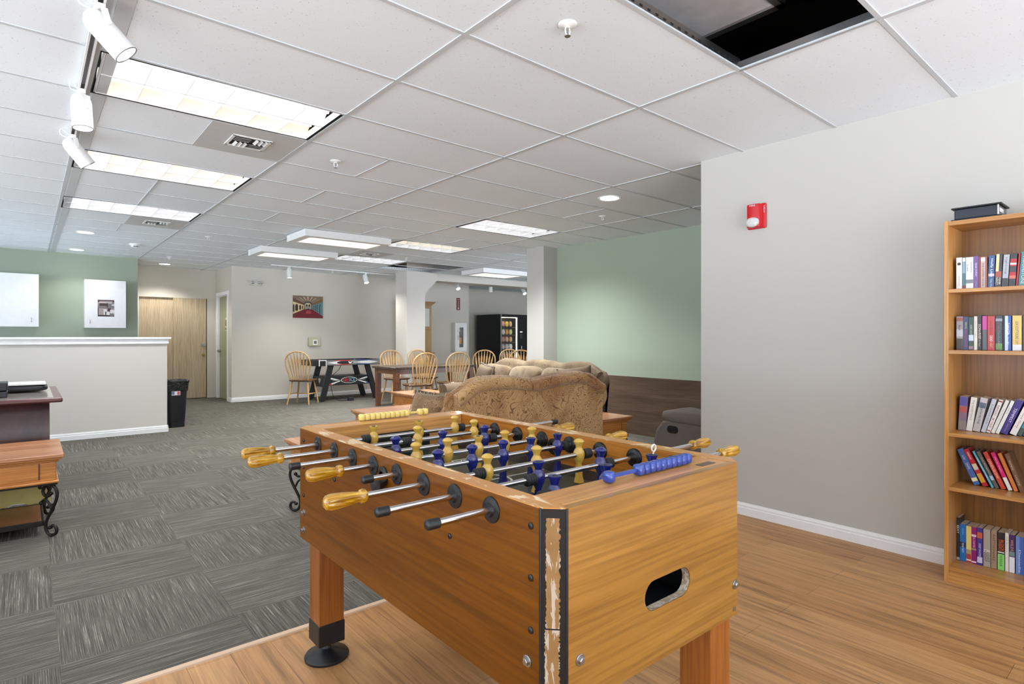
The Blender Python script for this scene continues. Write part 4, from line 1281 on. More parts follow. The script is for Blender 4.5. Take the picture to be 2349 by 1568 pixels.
# ================================================================ BIN
def rr_loft(q, stations, cx4=0.0, cy4=0.0, n=36, wob=None, m=0):
    vs = []
    for s_i, (z, hx, hy) in enumerate(stations):
        for i in range(n):
            a = 2 * PI * i / n
            c_, s_ = math.cos(a), math.sin(a)
            k_ = 1 + (wob(a, s_i) if wob else 0)
            vs.append((cx4 + hx * k_ * math.copysign(abs(c_) ** 0.4, c_), cy4 + hy * k_ * math.copysign(abs(s_) ** 0.4, s_), z))
    fs = [(j * n + i, j * n + (i + 1) % n, (j + 1) * n + (i + 1) % n, (j + 1) * n + i) for j in range(len(stations) - 1) for i in range(n)]
    fs.append(tuple(range(n - 1, -1, -1)))
    return q.add(vs, fs, m)


tb = thing('trash_bin', 'slim black trash bin with black liner at the end of the half wall', 'bin', (1.57, 9.16, 0))
rr_loft(MB(), [(0.0, 0.10, 0.115), (0.07, 0.10, 0.115), (0.072, 0.104, 0.12), (0.62, 0.133, 0.155), (0.63, 0.133, 0.155), (0.60, 0.125, 0.147)]).build('body', 'black_satin', tb, 50)
rr_loft(MB(), [(0.500, 0.136, 0.158), (0.53, 0.139, 0.161), (0.58, 0.143, 0.165), (0.625, 0.147, 0.17), (0.640, 0.15, 0.173), (0.648, 0.145, 0.168), (0.640, 0.13, 0.15), (0.55, 0.12, 0.14)], n=72, wob=lambda a, s_: 0.022 * math.sin(a * 9 + s_ * 1.3) + 0.016 * math.sin(a * 17 + s_ * 2.2)).build('liner_bag', 'liner', tb, 60)
q = MB()
q.box(-0.075, 0.03, -0.1535, -0.1515, 0.445, 0.50, 0); q.box(-0.075, -0.04, -0.1545, -0.153, 0.455, 0.495, 1); q.box(-0.005, 0.025, -0.1545, -0.153, 0.45, 0.495, 2)
q.build('sticker', [plain('white sticker', (226, 224, 228), 0.5), plain('blue print', (110, 118, 168), 0.5), plain('red print', (190, 90, 100), 0.5)], tb, 0)

# ================================================================ WALL CABINETS AND ART ON THE LEFT
def wall_cabinet(label, x0_, x1_, z0_, z1_, hx, yb=11.9, yf=11.60):
    o_ = (x0_, yb, z0_)
    t_ = thing('wall_cabinet', label, 'cabinet', o_)
    MB().box(x0_ + 0.004, x1_ - 0.004, yf + 0.022, yb, z0_ + 0.004, z1_ - 0.004).build('body', 'white_metal', t_, 0, org=o_)
    dr = MB().box(x0_, x1_, yf, yf + 0.02, z0_, z1_).build('door', plain('white cabinet door', (238, 238, 238), 0.4), t_, 0, 0.003, org=o_)
    MB().tube([(hx, yf, z0_ + 0.07), (hx, yf - 0.028, z0_ + 0.075), (hx, yf - 0.03, z0_ + 0.105), (hx, yf - 0.028, z0_ + 0.135), (hx, yf, z0_ + 0.14)], 0.005, 8).build('handle', 'chrome', dr, 60, org=o_)
    return t_


wall_cabinet('white wall cabinet above the half wall, cut by the left edge', -0.80, 0.123, 1.403, 2.217, 0.035)
wall_cabinet('white wall cabinet with a small print stuck on its door', 0.696, 1.257, 1.393, 2.179, 0.765)
random.seed(21)
q = MB()
ax0, ax1, az0, az1 = 0.869, 1.093, 1.580, 1.854
q.box(ax0, ax1, 11.5985, 11.6, az0, az1, 0)
AR = [(0, .86, 1, 1, 1), (0.1, .86, .9, .93, 3), (0.05, .80, .85, .84, 4), (.1, .64, .55, .80, 1), (0, .50, .6, .64, 2), (.55, .55, .62, .82, 1), (.62, .52, 1, .80, 2), (.85, .66, 1, .74, 4), (.05, .12, .35, .48, 3), (.35, .1, .55, .45, 4), (.55, .05, .72, .30, 4), (.6, .3, .8, .5, 1), (.75, .2, 1, .42, 4), (0, 0, 1, .09, 1), (0, .1, .06, .5, 1), (.45, .1, .52, .3, 1), (.74, .02, .95, .18, 2)]
for i, (a, b_, c_, d_, mm) in enumerate(AR):
    e = 11.5984 - 0.00008 * i
    X_ = lambda u_: ax0 + (ax1 - ax0) * u_
    Z_ = lambda u_: az0 + (az1 - az0) * u_
    q.face([(X_(a), e, Z_(b_)), (X_(c_), e, Z_(b_)), (X_(c_), e, Z_(d_)), (X_(a), e, Z_(d_))], mm)
tag(q.build('art_print', [plain('grey print ground', (142, 134, 134), 0.6, var=0.2, vs=30), plain('umber print', (72, 54, 52), 0.6), plain('mid grey print', (122, 116, 116), 0.6, var=0.2, vs=40), plain('mauve print', (168, 150, 148), 0.6, var=0.2, vs=40), plain('pale print', (220, 214, 212), 0.6)], smooth=0, org=(0.98, 11.599, 1.58), recalc=False), 'small brown and grey abstract print on the white cabinet door', 'picture')

# ================================================================ FAR WALL
pt = thing('canvas_painting', 'painting of a red carpeted arcade with teal and cream walls', 'painting', (4.417, YF, 1.63))
PX0, PX1, PZ0, PZ1 = 4.105, 4.729, 1.630, 2.086
MB().box(PX0, PX1, YF - 0.022, YF, PZ0, PZ1).build('canvas', plain('canvas edge', (190, 178, 160), 0.8), pt, 0, org=(4.417, YF, 1.63))
q = MB(); lay = [0]


def pp(pts, m_):
    lay[0] += 1
    e = YF - 0.0222 - 0.00012 * lay[0]
    q.face([(PX0 + (PX1 - PX0) * a, e, PZ0 + (PZ1 - PZ0) * b_) for a, b_ in pts], m_)


def arch(xc, zb, w_, h_, m_, n_=8):
    pp([(xc - w_ / 2, zb), (xc + w_ / 2, zb)] + [(xc + w_ / 2 * math.cos(PI * i / n_), zb + h_ * 0.7 + h_ * 0.3 * math.sin(PI * i / n_)) for i in range(n_ + 1)], m_)


pp([(0, 0), (1, 0), (1, 1), (0, 1)], 0)
pp([(0, .90), (0, .73), (.36, .58), (.36, .66)], 1); pp([(1, .92), (1, .75), (.63, .58), (.63, .67)], 2)
pp([(0, .73), (0, .17), (.36, .40), (.36, .58)], 3); pp([(1, .75), (1, .10), (.63, .40), (.63, .58)], 4)
pp([(0, .17), (0, 0), (1, 0), (1, .10), (.63, .40), (.36, .40)], 5)
pp([(.02, .13), (.04, .02), (.34, .38)], 9)
for (xc, zb, w_, h_) in ((.025, .27, .05, .34), (.12, .32, .09, .30), (.235, .37, .06, .22), (.31, .40, .035, .17)):
    arch(xc, zb, w_, h_, 6)
for (xc, zb, w_, h_) in ((.69, .38, .03, .18), (.745, .35, .04, .24), (.81, .29, .05, .33), (.90, .22, .06, .42)):
    arch(xc, zb, w_, h_, 10); arch(xc + .012, zb + .02, w_ * .45, h_ * .85, 4)
arch(.49, .40, .27, .33, 7); arch(.49, .40, .235, .30, 8)
pp([(.40, .52), (.58, .52), (.58, .60), (.54, .66), (.45, .66), (.40, .60)], 3)
arch(.45, .52, .06, .10, 7); arch(.535, .52, .06, .10, 7)
pp([(.44, .36), (.54, .36), (.50, .45)], 7)
pp([(.42, .20), (.60, .20), (.58, .34), (.44, .34)], 11)
for i in range(9):
    a0 = PI * (i + 0.5) / 9
    pp([(.49 + .16 * math.cos(a0 - .05), .66 + .12 * math.sin(a0)), (.49 + .16 * math.cos(a0 + .05), .66 + .12 * math.sin(a0)), (.49 + .42 * math.cos(a0 + .06), .70 + .27 * math.sin(a0)), (.49 + .42 * math.cos(a0 - .06), .70 + .27 * math.sin(a0))], 12)
q.build('picture', [plain('painted vault', (126, 104, 84), 0.7, var=0.5, vs=60), plain('painted cornice', (104, 68, 44), 0.7, var=0.3, vs=40), plain('painted cornice right', (120, 92, 58), 0.7, var=0.3, vs=40), plain('painted cream wall', (214, 196, 150), 0.7), plain('painted teal wall', (96, 128, 130), 0.7, var=0.2, vs=30), plain('painted red carpet', (112, 24, 32), 0.7, var=0.2, vs=20), plain('painted dark arch', (66, 34, 30), 0.7), plain('painted black line', (34, 28, 26), 0.7), plain('painted grey arch', (142, 138, 128), 0.7, var=0.2, vs=50), plain('painted brown floor edge', (96, 50, 36), 0.7), plain('painted dark teal', (44, 66, 72), 0.7), plain('painted rose light', (166, 62, 70), 0.7), plain('painted pale rib', (190, 174, 152), 0.7, var=0.4, vs=60)], pt, 0, org=(4.417, YF, 1.63), recalc=False)

th = thing('thermostat_guard', 'clear beige thermostat guard box on the far wall above the air hockey table', 'thermostat', (4.54, YF, 1.054))
o_ = (4.54, YF, 1.054)
MB().box(4.416, 4.664, YF - 0.05, YF, 1.054, 1.228).build('guard', plain('beige clear guard', (168, 166, 132), 0.3), th, 0, 0.008, org=o_)
MB().box(4.505, 4.600, YF - 0.056, YF - 0.05, 1.075, 1.185).build('thermostat', 'white_metal', th, 0, 0.003, org=o_)
MB().box(4.525, 4.580, YF - 0.0575, YF - 0.056, 1.098, 1.162).build('screen', plain('grey screen', (72, 74, 70), 0.3), th, 0, org=o_)
em = thing('emergency_light', 'small twin lamp emergency light high on the far wall', 'emergency light', (3.375, YF, 2.245))
o_ = (3.375, YF, 2.245)
MB().box(3.278, 3.471, YF - 0.05, YF, 2.245, 2.344).build('housing', plain('ivory housing', (206, 202, 190), 0.5), em, 0, 0.006, org=o_)
for x in (3.315, 3.435):
    MB().lathe([(0.026, 0), (0.030, 0.02), (0.024, 0.024), (0.0, 0.012)], (x, YF - 0.05, 2.296), (0, -1, 0), 22).build('lamp_head', 'steel', em, org=o_)

# ---------------------------------------------------------------- air hockey
AO = (4.80, 11.06, 0)
ah = thing('air_hockey_table', 'black air hockey table with red and blue graphics against the far wall', 'game table', AO)
AX0, AX1, AY0, AY1 = 4.10, 5.52, 10.72, 11.40
M['ah_white'] = plain('white graphic', (214, 214, 212), 0.4); M['ah_red'] = plain('red graphic', (188, 50, 48), 0.4); M['ah_blue'] = plain('blue graphic', (48, 78, 150), 0.4); M['ah_grey'] = plain('grey graphic', (120, 120, 122), 0.4)
q = MB(); q.box(AX0, AX1, AY0, AY0 + 0.05, 0.69, 0.795); q.box(AX0, AX1, AY1 - 0.05, AY1, 0.69, 0.795); q.box(AX0, AX0 + 0.05, AY0 + 0.05, AY1 - 0.05, 0.69, 0.795); q.box(AX1 - 0.05, AX1, AY0 + 0.05, AY1 - 0.05, 0.69, 0.795)
q.build('side_rail', 'black_satin', ah, 0, 0.004, org=AO)
MB().box(AX0 + 0.05, AX1 - 0.05, AY0 + 0.05, AY1 - 0.05, 0.70, 0.765).build('play_surface', 'ah_white', ah, 0, org=AO)
q = MB()
yg = AY0 - 0.001


def gface(pts, m_, e=0.0):
    q.face([(x, yg - e, z) for x, z in pts], m_)


gface([(4.36, 0.70), (5.48, 0.70), (5.48, 0.79), (4.36, 0.79)], 3)
gface([(4.38, 0.745), (4.60, 0.775), (4.80, 0.765), (4.96, 0.745), (4.80, 0.725), (4.60, 0.712)], 0, .0006)
gface([(5.44, 0.745), (5.25, 0.775), (5.08, 0.765), (4.96, 0.745), (5.08, 0.725), (5.25, 0.712)], 0, .0006)
gface([(4.52, 0.778), (4.90, 0.778), (4.84, 0.790), (4.56, 0.792)], 1, .0008); gface([(4.52, 0.702), (4.90, 0.702), (4.84, 0.714), (4.60, 0.712)], 1, .0008)
gface([(4.95, 0.778), (5.34, 0.778), (5.28, 0.790), (5.00, 0.792)], 2, .0008); gface([(4.95, 0.702), (5.34, 0.702), (5.22, 0.714), (5.00, 0.714)], 2, .0008)
gface([(4.74 + 0.17 * math.cos(a), 0.745 + 0.032 * math.sin(a)) for a in [2 * PI * i / 24 for i in range(24)]], 4, .0012)
gface([(4.80, .765), (4.85, .752), (4.90, .765), (4.87, .735), (4.84, .72), (4.82, .735)], 0, .0016)
gface([(4.92, .742), (5.12, .736), (5.12, .748), (4.92, .752)], 0, .0016)
q.build('side_graphic', ['ah_white', 'ah_red', 'ah_blue', 'ah_grey', 'black_satin'], ah, 0, org=AO, recalc=False)
q = MB(); q.box(4.215, 4.365, AY0 - 0.004, AY0 + 0.02, 0.685, 0.800, 0); q.box(4.235, 4.350, AY0 - 0.006, AY0 - 0.003, 0.685, 0.785, 1)
q.build('corner_guard', ['ah_white', 'black_satin'], ah, 0, org=AO)
for (x, mm) in ((4.27, 'ah_red'), (4.98, 'ah_blue')):
    MB().lathe([(0.028, 0.0), (0.03, 0.006), (0.012, 0.012), (0.014, 0.034), (0.008, 0.042), (0, 0.043)], (x, AY0 + 0.10, 0.765), n=18).build('mallet', mm, ah, org=AO)
# slanted legs
for sgn, xt, xb_ in ((1, 4.47, 4.30), (-1, 5.22, 5.42)):
    for (ya, yb_) in ((10.745, 10.79), (11.33, 11.375)):
        hw_ = 0.055
        MB().hexa([(x + a * hw_, y, z) for z, x in ((0.02, xb_), (0.70, xt)) for y in (ya, yb_) for a in (-1, 1)]).build('leg', 'black_satin', ah, 0, 0.004, org=AO)
        MB().cyl((xb_, (ya + yb_) / 2, 0), (xb_, (ya + yb_) / 2, 0.022), 0.024).build('foot', 'black_plastic', ah, org=AO)
lpn = MB().hexa([(4.44, 10.80, .30), (5.28, 10.80, .30), (4.44, 10.82, .30), (5.28, 10.82, .30), (4.36, 10.80, .475), (5.36, 10.80, .475), (4.36, 10.82, .475), (5.36, 10.82, .475)]).box(4.40, 5.30, 10.82, 11.30, 0.455, 0.475).build('lower_panel', 'black_satin', ah, 0, org=AO)
ep = MB().box(4.36, 4.38, 10.82, 11.33, 0.27, 0.475).build('end_panel', 'black_satin', ah, 0, org=AO)
q = MB(); q.face([(4.3595, 10.98, .42), (4.3595, 11.06, .44), (4.3595, 11.12, .42), (4.3595, 11.08, .36), (4.3595, 11.05, .33), (4.3595, 11.02, .36)]); q.build('emblem', 'ah_white', ep, 0, org=AO)
q = MB()
yg = 10.7985
gface([(4.86 + 0.17 * math.cos(a), 0.395 + 0.062 * math.sin(a)) for a in [2 * PI * i / 28 for i in range(28)]], 0)
gface([(4.86 + 0.158 * math.cos(a), 0.395 + 0.055 * math.sin(a)) for a in [2 * PI * i / 28 for i in range(28)]], 4, .0006)
for sg_, mm in ((-1, 1), (1, 2)):
    xs_ = lambda d_: 4.86 + sg_ * d_
    gface([(xs_(.20), .402), (xs_(.38), .455), (xs_(.40), .425), (xs_(.22), .392)], 0, .0003); gface([(xs_(.36), .452), (xs_(.44), .470), (xs_(.45), .445), (xs_(.38), .440)], mm, .0006)
    gface([(xs_(.18), .378), (xs_(.36), .315), (xs_(.40), .335), (xs_(.20), .386)], 0, .0003); gface([(xs_(.34), .330), (xs_(.42), .302), (xs_(.42), .330), (xs_(.38), .340)], mm, .0006)
    gface([(xs_(.17), .400), (xs_(.34), .402), (xs_(.34), .386), (xs_(.17), .388)], 3, .0004)
q.build('panel_graphic', ['ah_white', 'ah_red', 'ah_blue', 'ah_grey', 'black_satin'], lpn, 0, org=AO, recalc=False)
text('FIRE', 0.125, 0.072, frame((4.79 - AO[0], 10.7965 - AO[1], 0.393), (1, 0, 0), (0, 0, 1)), 'ah_red', lpn)
text('ICE', 0.115, 0.072, frame((4.925 - AO[0], 10.7965 - AO[1], 0.400), (1, 0, 0), (0, 0, 1)), plain('ice blue lettering', (110, 178, 208), 0.4), lpn)
(MB().tube(catmull([(4.72, 10.86, 0.69), (4.66, 10.84, 0.60), (4.58, 10.87, 0.52), (4.55, 10.90, 0.475)], 6) + catmull([(4.52, 10.88, 0.30), (4.55, 10.86, 0.12), (4.62, 10.80, 0.012), (4.755, 10.64, 0.012)], 6), 0.005, 6).build('power_cord', 'black_plastic', ah, org=AO))
tag(MB().box(4.76, 4.87, 10.60, 10.67, 0.0, 0.07).build('power_adapter', 'black_plastic', bevel=0.006, org=(4.81, 10.63, 0)), 'black power adapter on the carpet under the air hockey table', 'adapter')

# ---------------------------------------------------------------- hutch, extinguisher cabinet, arrow sign
HO = (6.85, 11.60, 0)
hu = thing('hutch', 'golden oak hutch with corniced top half hidden behind the far column', 'cupboard', HO)
MB().box(6.5, 7.17, 11.36, 11.81, 0.0, 0.85).build('lower_cabinet', 'hutch', hu, 0, 0.004, org=HO)
MB().box(6.48, 7.19, 11.34, 11.81, 0.85, 0.89).build('counter', 'hutch', hu, 0, 0.006, org=HO)
MB().box(6.52, 7.15, 11.42, 11.81, 0.89, 1.97).build('upper_cabinet', 'hutch', hu, 0, 0.003, org=HO)
q = MB(); q.box(6.50, 7.17, 11.40, 11.81, 1.97, 2.0); q.box(6.47, 7.20, 11.37, 11.81, 2.0, 2.025); q.box(6.45, 7.22, 11.35, 11.81, 2.025, 2.05); q.build('cornice', 'hutch', hu, 0, 0.006, org=HO)
for (xa, xb) in ((6.53, 6.83), (6.84, 7.14)):
    dr = MB().box(xa, xb, 11.40, 11.42, 1.42, 1.95).build('upper_door', 'hutch', hu, 0, 0.003, org=HO)
    MB().box(xa + 0.06, xb - 0.06, 11.396, 11.402, 1.48, 1.89).build('frosted_pane', plain('frosted pane', (198, 200, 194), 0.3), dr, 0, org=HO)
    MB().box(xa, xb, 11.40, 11.42, 0.92, 1.40).build('middle_door', 'hutch', hu, 0, 0.003, org=HO)
    ld = MB().box(xa, xb, 11.34, 11.36, 0.06, 0.83).build('lower_door', 'hutch', hu, 0, 0.003, org=HO)
    MB().box(xa + 0.05, xb - 0.05, 11.332, 11.342, 0.12, 0.77).build('raised_panel', 'hutch', ld, 0, 0.006, org=HO)
EO = (8.155, YF, 0.874)
ec = thing('extinguisher_cabinet', 'white wall cabinet with glass strip holding a fire extinguisher', 'cabinet', EO)
q = MB(); q.box(7.979, 8.332, YF - 0.14, YF - 0.135, 0.874, 1.588); q = MB()
q.box(7.979, 8.0, YF - 0.14, YF, 0.874, 1.588); q.box(8.311, 8.332, YF - 0.14, YF, 0.874, 1.588); q.box(8.0, 8.311, YF - 0.14, YF, 0.874, 0.896); q.box(8.0, 8.311, YF - 0.14, YF, 1.566, 1.588); q.box(8.0, 8.311, YF - 0.012, YF, 0.896, 1.566)
q.build('box', 'white_metal', ec, 0, 0.003, org=EO)
q = MB(); ya, yb_ = YF - 0.155, YF - 0.14
q.box(7.985, 8.10, ya, yb_, 0.88, 1.582); q.box(8.225, 8.326, ya, yb_, 0.88, 1.582); q.box(8.10, 8.225, ya, yb_, 0.88, 0.985); q.box(8.10, 8.225, ya, yb_, 1.475, 1.582)
dr = q.build('door', 'white_metal', ec, 0, org=EO)
MB().box(8.10, 8.225, YF - 0.150, YF - 0.147, 0.985, 1.475).build('pane', 'glass', dr, 0, org=EO)
MB().box(8.052, 8.066, ya - 0.016, ya, 1.17, 1.29).build('handle', 'steel', dr, 0, 0.003, org=EO)
text('FIRE', 0.085, 0.012, frame((8.062 - EO[0], ya - 0.001 - EO[1], 1.405 - EO[2]), (0, 0, -1), (1, 0, 0)), plain('red lettering', (150, 40, 40), 0.5), dr)
fe = thing('fire_extinguisher', 'dark fire extinguisher with amber label inside the glass fronted cabinet', 'fire extinguisher', (8.165, YF - 0.075, 0.897))
MB().lathe([(0.052, 0), (0.055, 0.01), (0.055, 0.36), (0.04, 0.40), (0.018, 0.42), (0.018, 0.46), (0, 0.46)], n=26).build('cylinder', plain('dark grey cylinder', (92, 94, 96), 0.35), fe)
q = MB()
for i in range(8):
    a0, a1 = R(-150 + 12 * i), R(-150 + 12 * (i + 1))
    q.face([(0.0556 * math.cos(a0), 0.0556 * math.sin(a0), 0.17), (0.0556 * math.cos(a1), 0.0556 * math.sin(a1), 0.17), (0.0556 * math.cos(a1), 0.0556 * math.sin(a1), 0.33), (0.0556 * math.cos(a0), 0.0556 * math.sin(a0), 0.33)])
q.build('amber_label', plain('amber label', (214, 152, 66), 0.5), fe, 60)
MB().tube([(0, 0, 0.46), (-0.03, -0.02, 0.49), (-0.06, -0.03, 0.44), (-0.058, -0.03, 0.25), (-0.05, -0.03, 0.12)], 0.009, 8).build('hose', 'black_plastic', fe, 60)
SO = (8.175, YF, 1.907)
sg = thing('arrow_sign', 'narrow red extinguisher sign with a white down arrow above the white cabinet', 'sign', SO)
bd = MB().box(8.122, 8.228, YF - 0.006, YF, 1.907, 2.206).build('board', plain('dark red sign', (120, 34, 30), 0.4), sg, 0, org=SO)
q = MB(); e = YF - 0.007
q.face([(8.145, e, 1.955), (8.175, e, 1.922), (8.205, e, 1.955), (8.184, e, 1.950), (8.184, e, 1.985), (8.166, e, 1.985), (8.166, e, 1.950)])
q.build('arrow', 'ah_white', bd, 0, org=SO, recalc=False)
text('EXTINGUISHER', 0.135, 0.028, frame((8.175 - SO[0], e - SO[1], 2.062 - SO[2]), (0, 0, -1), (1, 0, 0)), 'ah_white', bd)
text('FIRE', 0.06, 0.022, frame((8.175 - SO[0], e - SO[1], 2.165 - SO[2]), (1, 0, 0), (0, 0, 1)), 'ah_white', bd)

# ---------------------------------------------------------------- vending machine
VO = (9.9, 12.15, 0)
vm = thing('vending_machine', 'black snack vending machine with lit glass front behind the near column', 'vending machine', VO)
VX0, VX1, VY0, VY1 = 9.33, 10.45, 11.60, 12.60
q = MB()
q.box(VX0, VX0 + 0.04, VY0 + 0.02, VY1, 0.05, 1.83); q.box(VX0 + 0.04, VX1, VY0 + 0.02, VY1, 1.76, 1.83); q.box(VX0 + 0.04, VX1, VY0 + 0.3, VY1, 0.05, 1.76); q.box(VX0 + 0.04, VX1, VY0 + 0.02, VY0 + 0.3, 0.05, 0.55); q.box(9.93, VX1, VY0 + 0.02, VY0 + 0.3, 0.55, 1.76)
q.build('cabinet', 'black_satin', vm, 0, org=VO)
for x in (9.38, 10.40):
    for y in (11.66, 12.54):
        MB().cyl((x, y, 0), (x, y, 0.052), 0.022).build('foot', 'black_plastic', vm, org=VO)
q = MB(); q.box(VX0, VX1, VY0, VY0 + 0.02, 1.76, 1.83); q.box(VX0, VX1, VY0, VY0 + 0.02, 0.05, 0.55); q.box(9.93, VX1, VY0, VY0 + 0.02, 0.55, 1.76); q.build('front_frame', 'black_satin', vm, 0, org=VO)
q = MB(); q.box(9.345, 9.372, VY0 - 0.012, VY0 + 0.01, 0.10, 1.83); q.box(9.905, 9.93, VY0 - 0.012, VY0 + 0.01, 0.10, 1.76); q.build('chrome_strip', 'steel', vm, 0, org=VO)
MB().box(9.372, 9.905, VY0 + 0.004, VY0 + 0.008, 0.55, 1.76).build('front_glass', 'glass', vm, 0, org=VO)
MB().box(9.895, 9.904, VY0 + 0.012, VY0 + 0.03, 0.6, 1.74).build('lamp_strip', glow('vending lamp', (255, 244, 214), 9.0), vm, 0, org=VO)
MB().box(9.375, 9.90, VY0 + 0.02, VY0 + 0.05, 1.742, 1.752).build('lamp_strip', glow('vending top lamp', (255, 244, 214), 9.0), vm, 0, org=VO)
SH = [1.50, 1.295, 1.10, 0.91, 0.70]
for i, z in enumerate(SH):
    q = MB(); q.box(9.372, 9.90, VY0 + 0.06, VY0 + 0.3, z - 0.014, z)
    q.build('product_tray', 'black_satin', vm, 0, org=VO)
kp = MB().box(9.98, 10.12, VY0 - 0.004, VY0, 0.9, 1.72).build('control_panel', 'black_plastic', vm, 0, org=VO)
q = MB()
for i in range(5):
    for j in range(3):
        q.box(10.01 + 0.028 * j, 10.032 + 0.028 * j, VY0 - 0.008, VY0 - 0.004, 1.20 + 0.026 * i, 1.22 + 0.026 * i)
q.build('keypad', 'grey_steel', kp, 0, org=VO)
MB().box(10.01, 10.09, VY0 - 0.007, VY0 - 0.004, 1.36, 1.385).build('display', glow('display', (232, 236, 240), 0.9), kp, 0, org=VO)
MB().box(10.05, 10.075, VY0 - 0.012, VY0 - 0.004, 0.92, 1.0).build('coin_return', 'white_metal', kp, 0, org=VO)
BAGC = [[(236, 150, 140), (238, 206, 70), (204, 140, 96)], [(220, 214, 196), (226, 146, 72), (196, 206, 110)], [(196, 134, 92), (214, 170, 130), (202, 152, 84)], [(206, 200, 198), (206, 196, 188), (224, 222, 216)], [(190, 186, 186), (186, 150, 120), (150, 146, 150)]]
BAGN = [['coral', 'yellow', 'tan'], ['cream', 'orange', 'lime green'], ['rust brown', 'sandy brown', 'mustard brown'], ['grey white', 'silver', 'white'], ['pale grey', 'brown', 'dull grey']]
ROWN = ['top', 'second', 'third', 'fourth', 'bottom']
COLN = ['left', 'middle', 'right']
random.seed(11)
for i, z in enumerate(SH):
    for j, x in enumerate((9.50, 9.625, 9.75)):
        q = MB(); q.pill((0, 0, 0.07), (0.052, 0.024, 0.068), 0.8, 0.5, 16, 10)
        sg_ = thing('snack_bag', '%s snack bag at the %s of the %s vending tray' % (BAGN[i][j], COLN[j], ROWN[i]), 'snack bag', (x, VY0 + 0.085, z + 0.002), R(random.uniform(-18, 18)), 'snack bags in the vending machine')
        q.build('pouch', plain('snack wrapper', BAGC[i][j], 0.25, 0, 0.5, 0.3, 0.35, 40), sg_, 60)
        MB().box(-0.05, 0.05, -0.003, 0.003, 0.128, 0.146).build('top_seal', plain('snack seal', tuple(int(c_ * 0.8) for c_ in BAGC[i][j]), 0.3), sg_, 0)

# ================================================================ FIRE ALARM
FA = (XR, 1.953, 2.075)
fa = thing('fire_alarm', 'red fire alarm with clear strobe on the right wall', 'fire alarm', FA)
red = plain('fire red plastic', (190, 14, 26), 0.35, var=0.03)
MB().box(XR - 0.020, XR, 1.888, 2.018, 1.990, 2.160).build('back_plate', [red], fa, 0, 0.008, 3, org=FA)
q = MB().prism([(0, 0), (-0.038, 0.012), (-0.045, 0.035), (-0.045, 0.075), (-0.038, 0.098), (0, 0.110)], (XR - 0.018, 1.904, 1.996), (1, 0, 0), (0, 1, 0), (0, 0, 0.158))
hs = q.build('horn', [red], fa, 40, 0.004, org=FA)
q = MB(); q.pill((XR - 0.058, 1.962, 2.030), (0.026, 0.047, 0.034), 0.9, 0.9, 20, 10)
m, n, l, b = nt('clear strobe lens'); setp(b, 0.08, 0, 0.8); b.inputs['Base Color'].default_value = (0.62, 0.62, 0.61, 1)
kk = noise(n, l, coords(n, l), 120, 2); bump(n, l, b, kk.outputs[0], 0.8, 0.01)
q.build('strobe_lens', m, fa, 0, org=FA)
text('FIRE', 0.040, 0.011, frame((XR - 0.0637 - FA[0], 1.959 - FA[1], 2.143 - FA[2]), (0, -1, 0), (0, 0, 1)), 'ah_white', fa)
for i, c_ in enumerate('FIRE'):
    text(c_, 0.007, 0.009, frame((XR - 0.0206 - FA[0], 1.897 - FA[1], 2.135 - 0.0125 * i - FA[2]), (0, -1, 0), (0, 0, 1)), 'ah_white', fa)

# ================================================================ BOOKCASE
BO = (3.72, 0.42, 0)
bc = thing('bookcase', 'tall oak veneer bookcase of paperbacks at the right edge', 'bookcase', BO)
BX0, BX1, BY0, BY1, BT = 3.59, 3.846, 0.00, 0.838, 1.838
for (ya, yb_) in ((BY1 - 0.019, BY1), (BY0, BY0 + 0.019)):
    MB().box(BX0, BX1, ya, yb_, 0, BT).build('side_panel', 'shelf_side', bc, 0, 0.001, org=BO)
MB().box(BX0, BX1, BY0 + 0.019, BY1 - 0.019, BT - 0.025, BT - 0.003).build('top_panel', 'shelf_oak', bc, 0, 0.001, org=BO)
MB().box(BX1 - 0.006, BX1, BY0 + 0.019, BY1 - 0.019, 0.05, BT - 0.025).build('back_panel', 'shelf_back', bc, 0, org=BO)
SZ = [1.491, 1.181, 0.761, 0.485, 0.079]
for z in SZ:
    MB().box(BX0 + 0.002, BX1 - 0.006, BY0 + 0.019, BY1 - 0.019, z - 0.019, z).build('shelf', 'shelf_oak', bc, 0, 0.001, org=BO)
MB().box(BX0 + 0.006, BX0 + 0.022, BY0 + 0.019, BY1 - 0.019, 0, 0.058).build('kick_board', 'shelf_oak', bc, 0, org=BO)

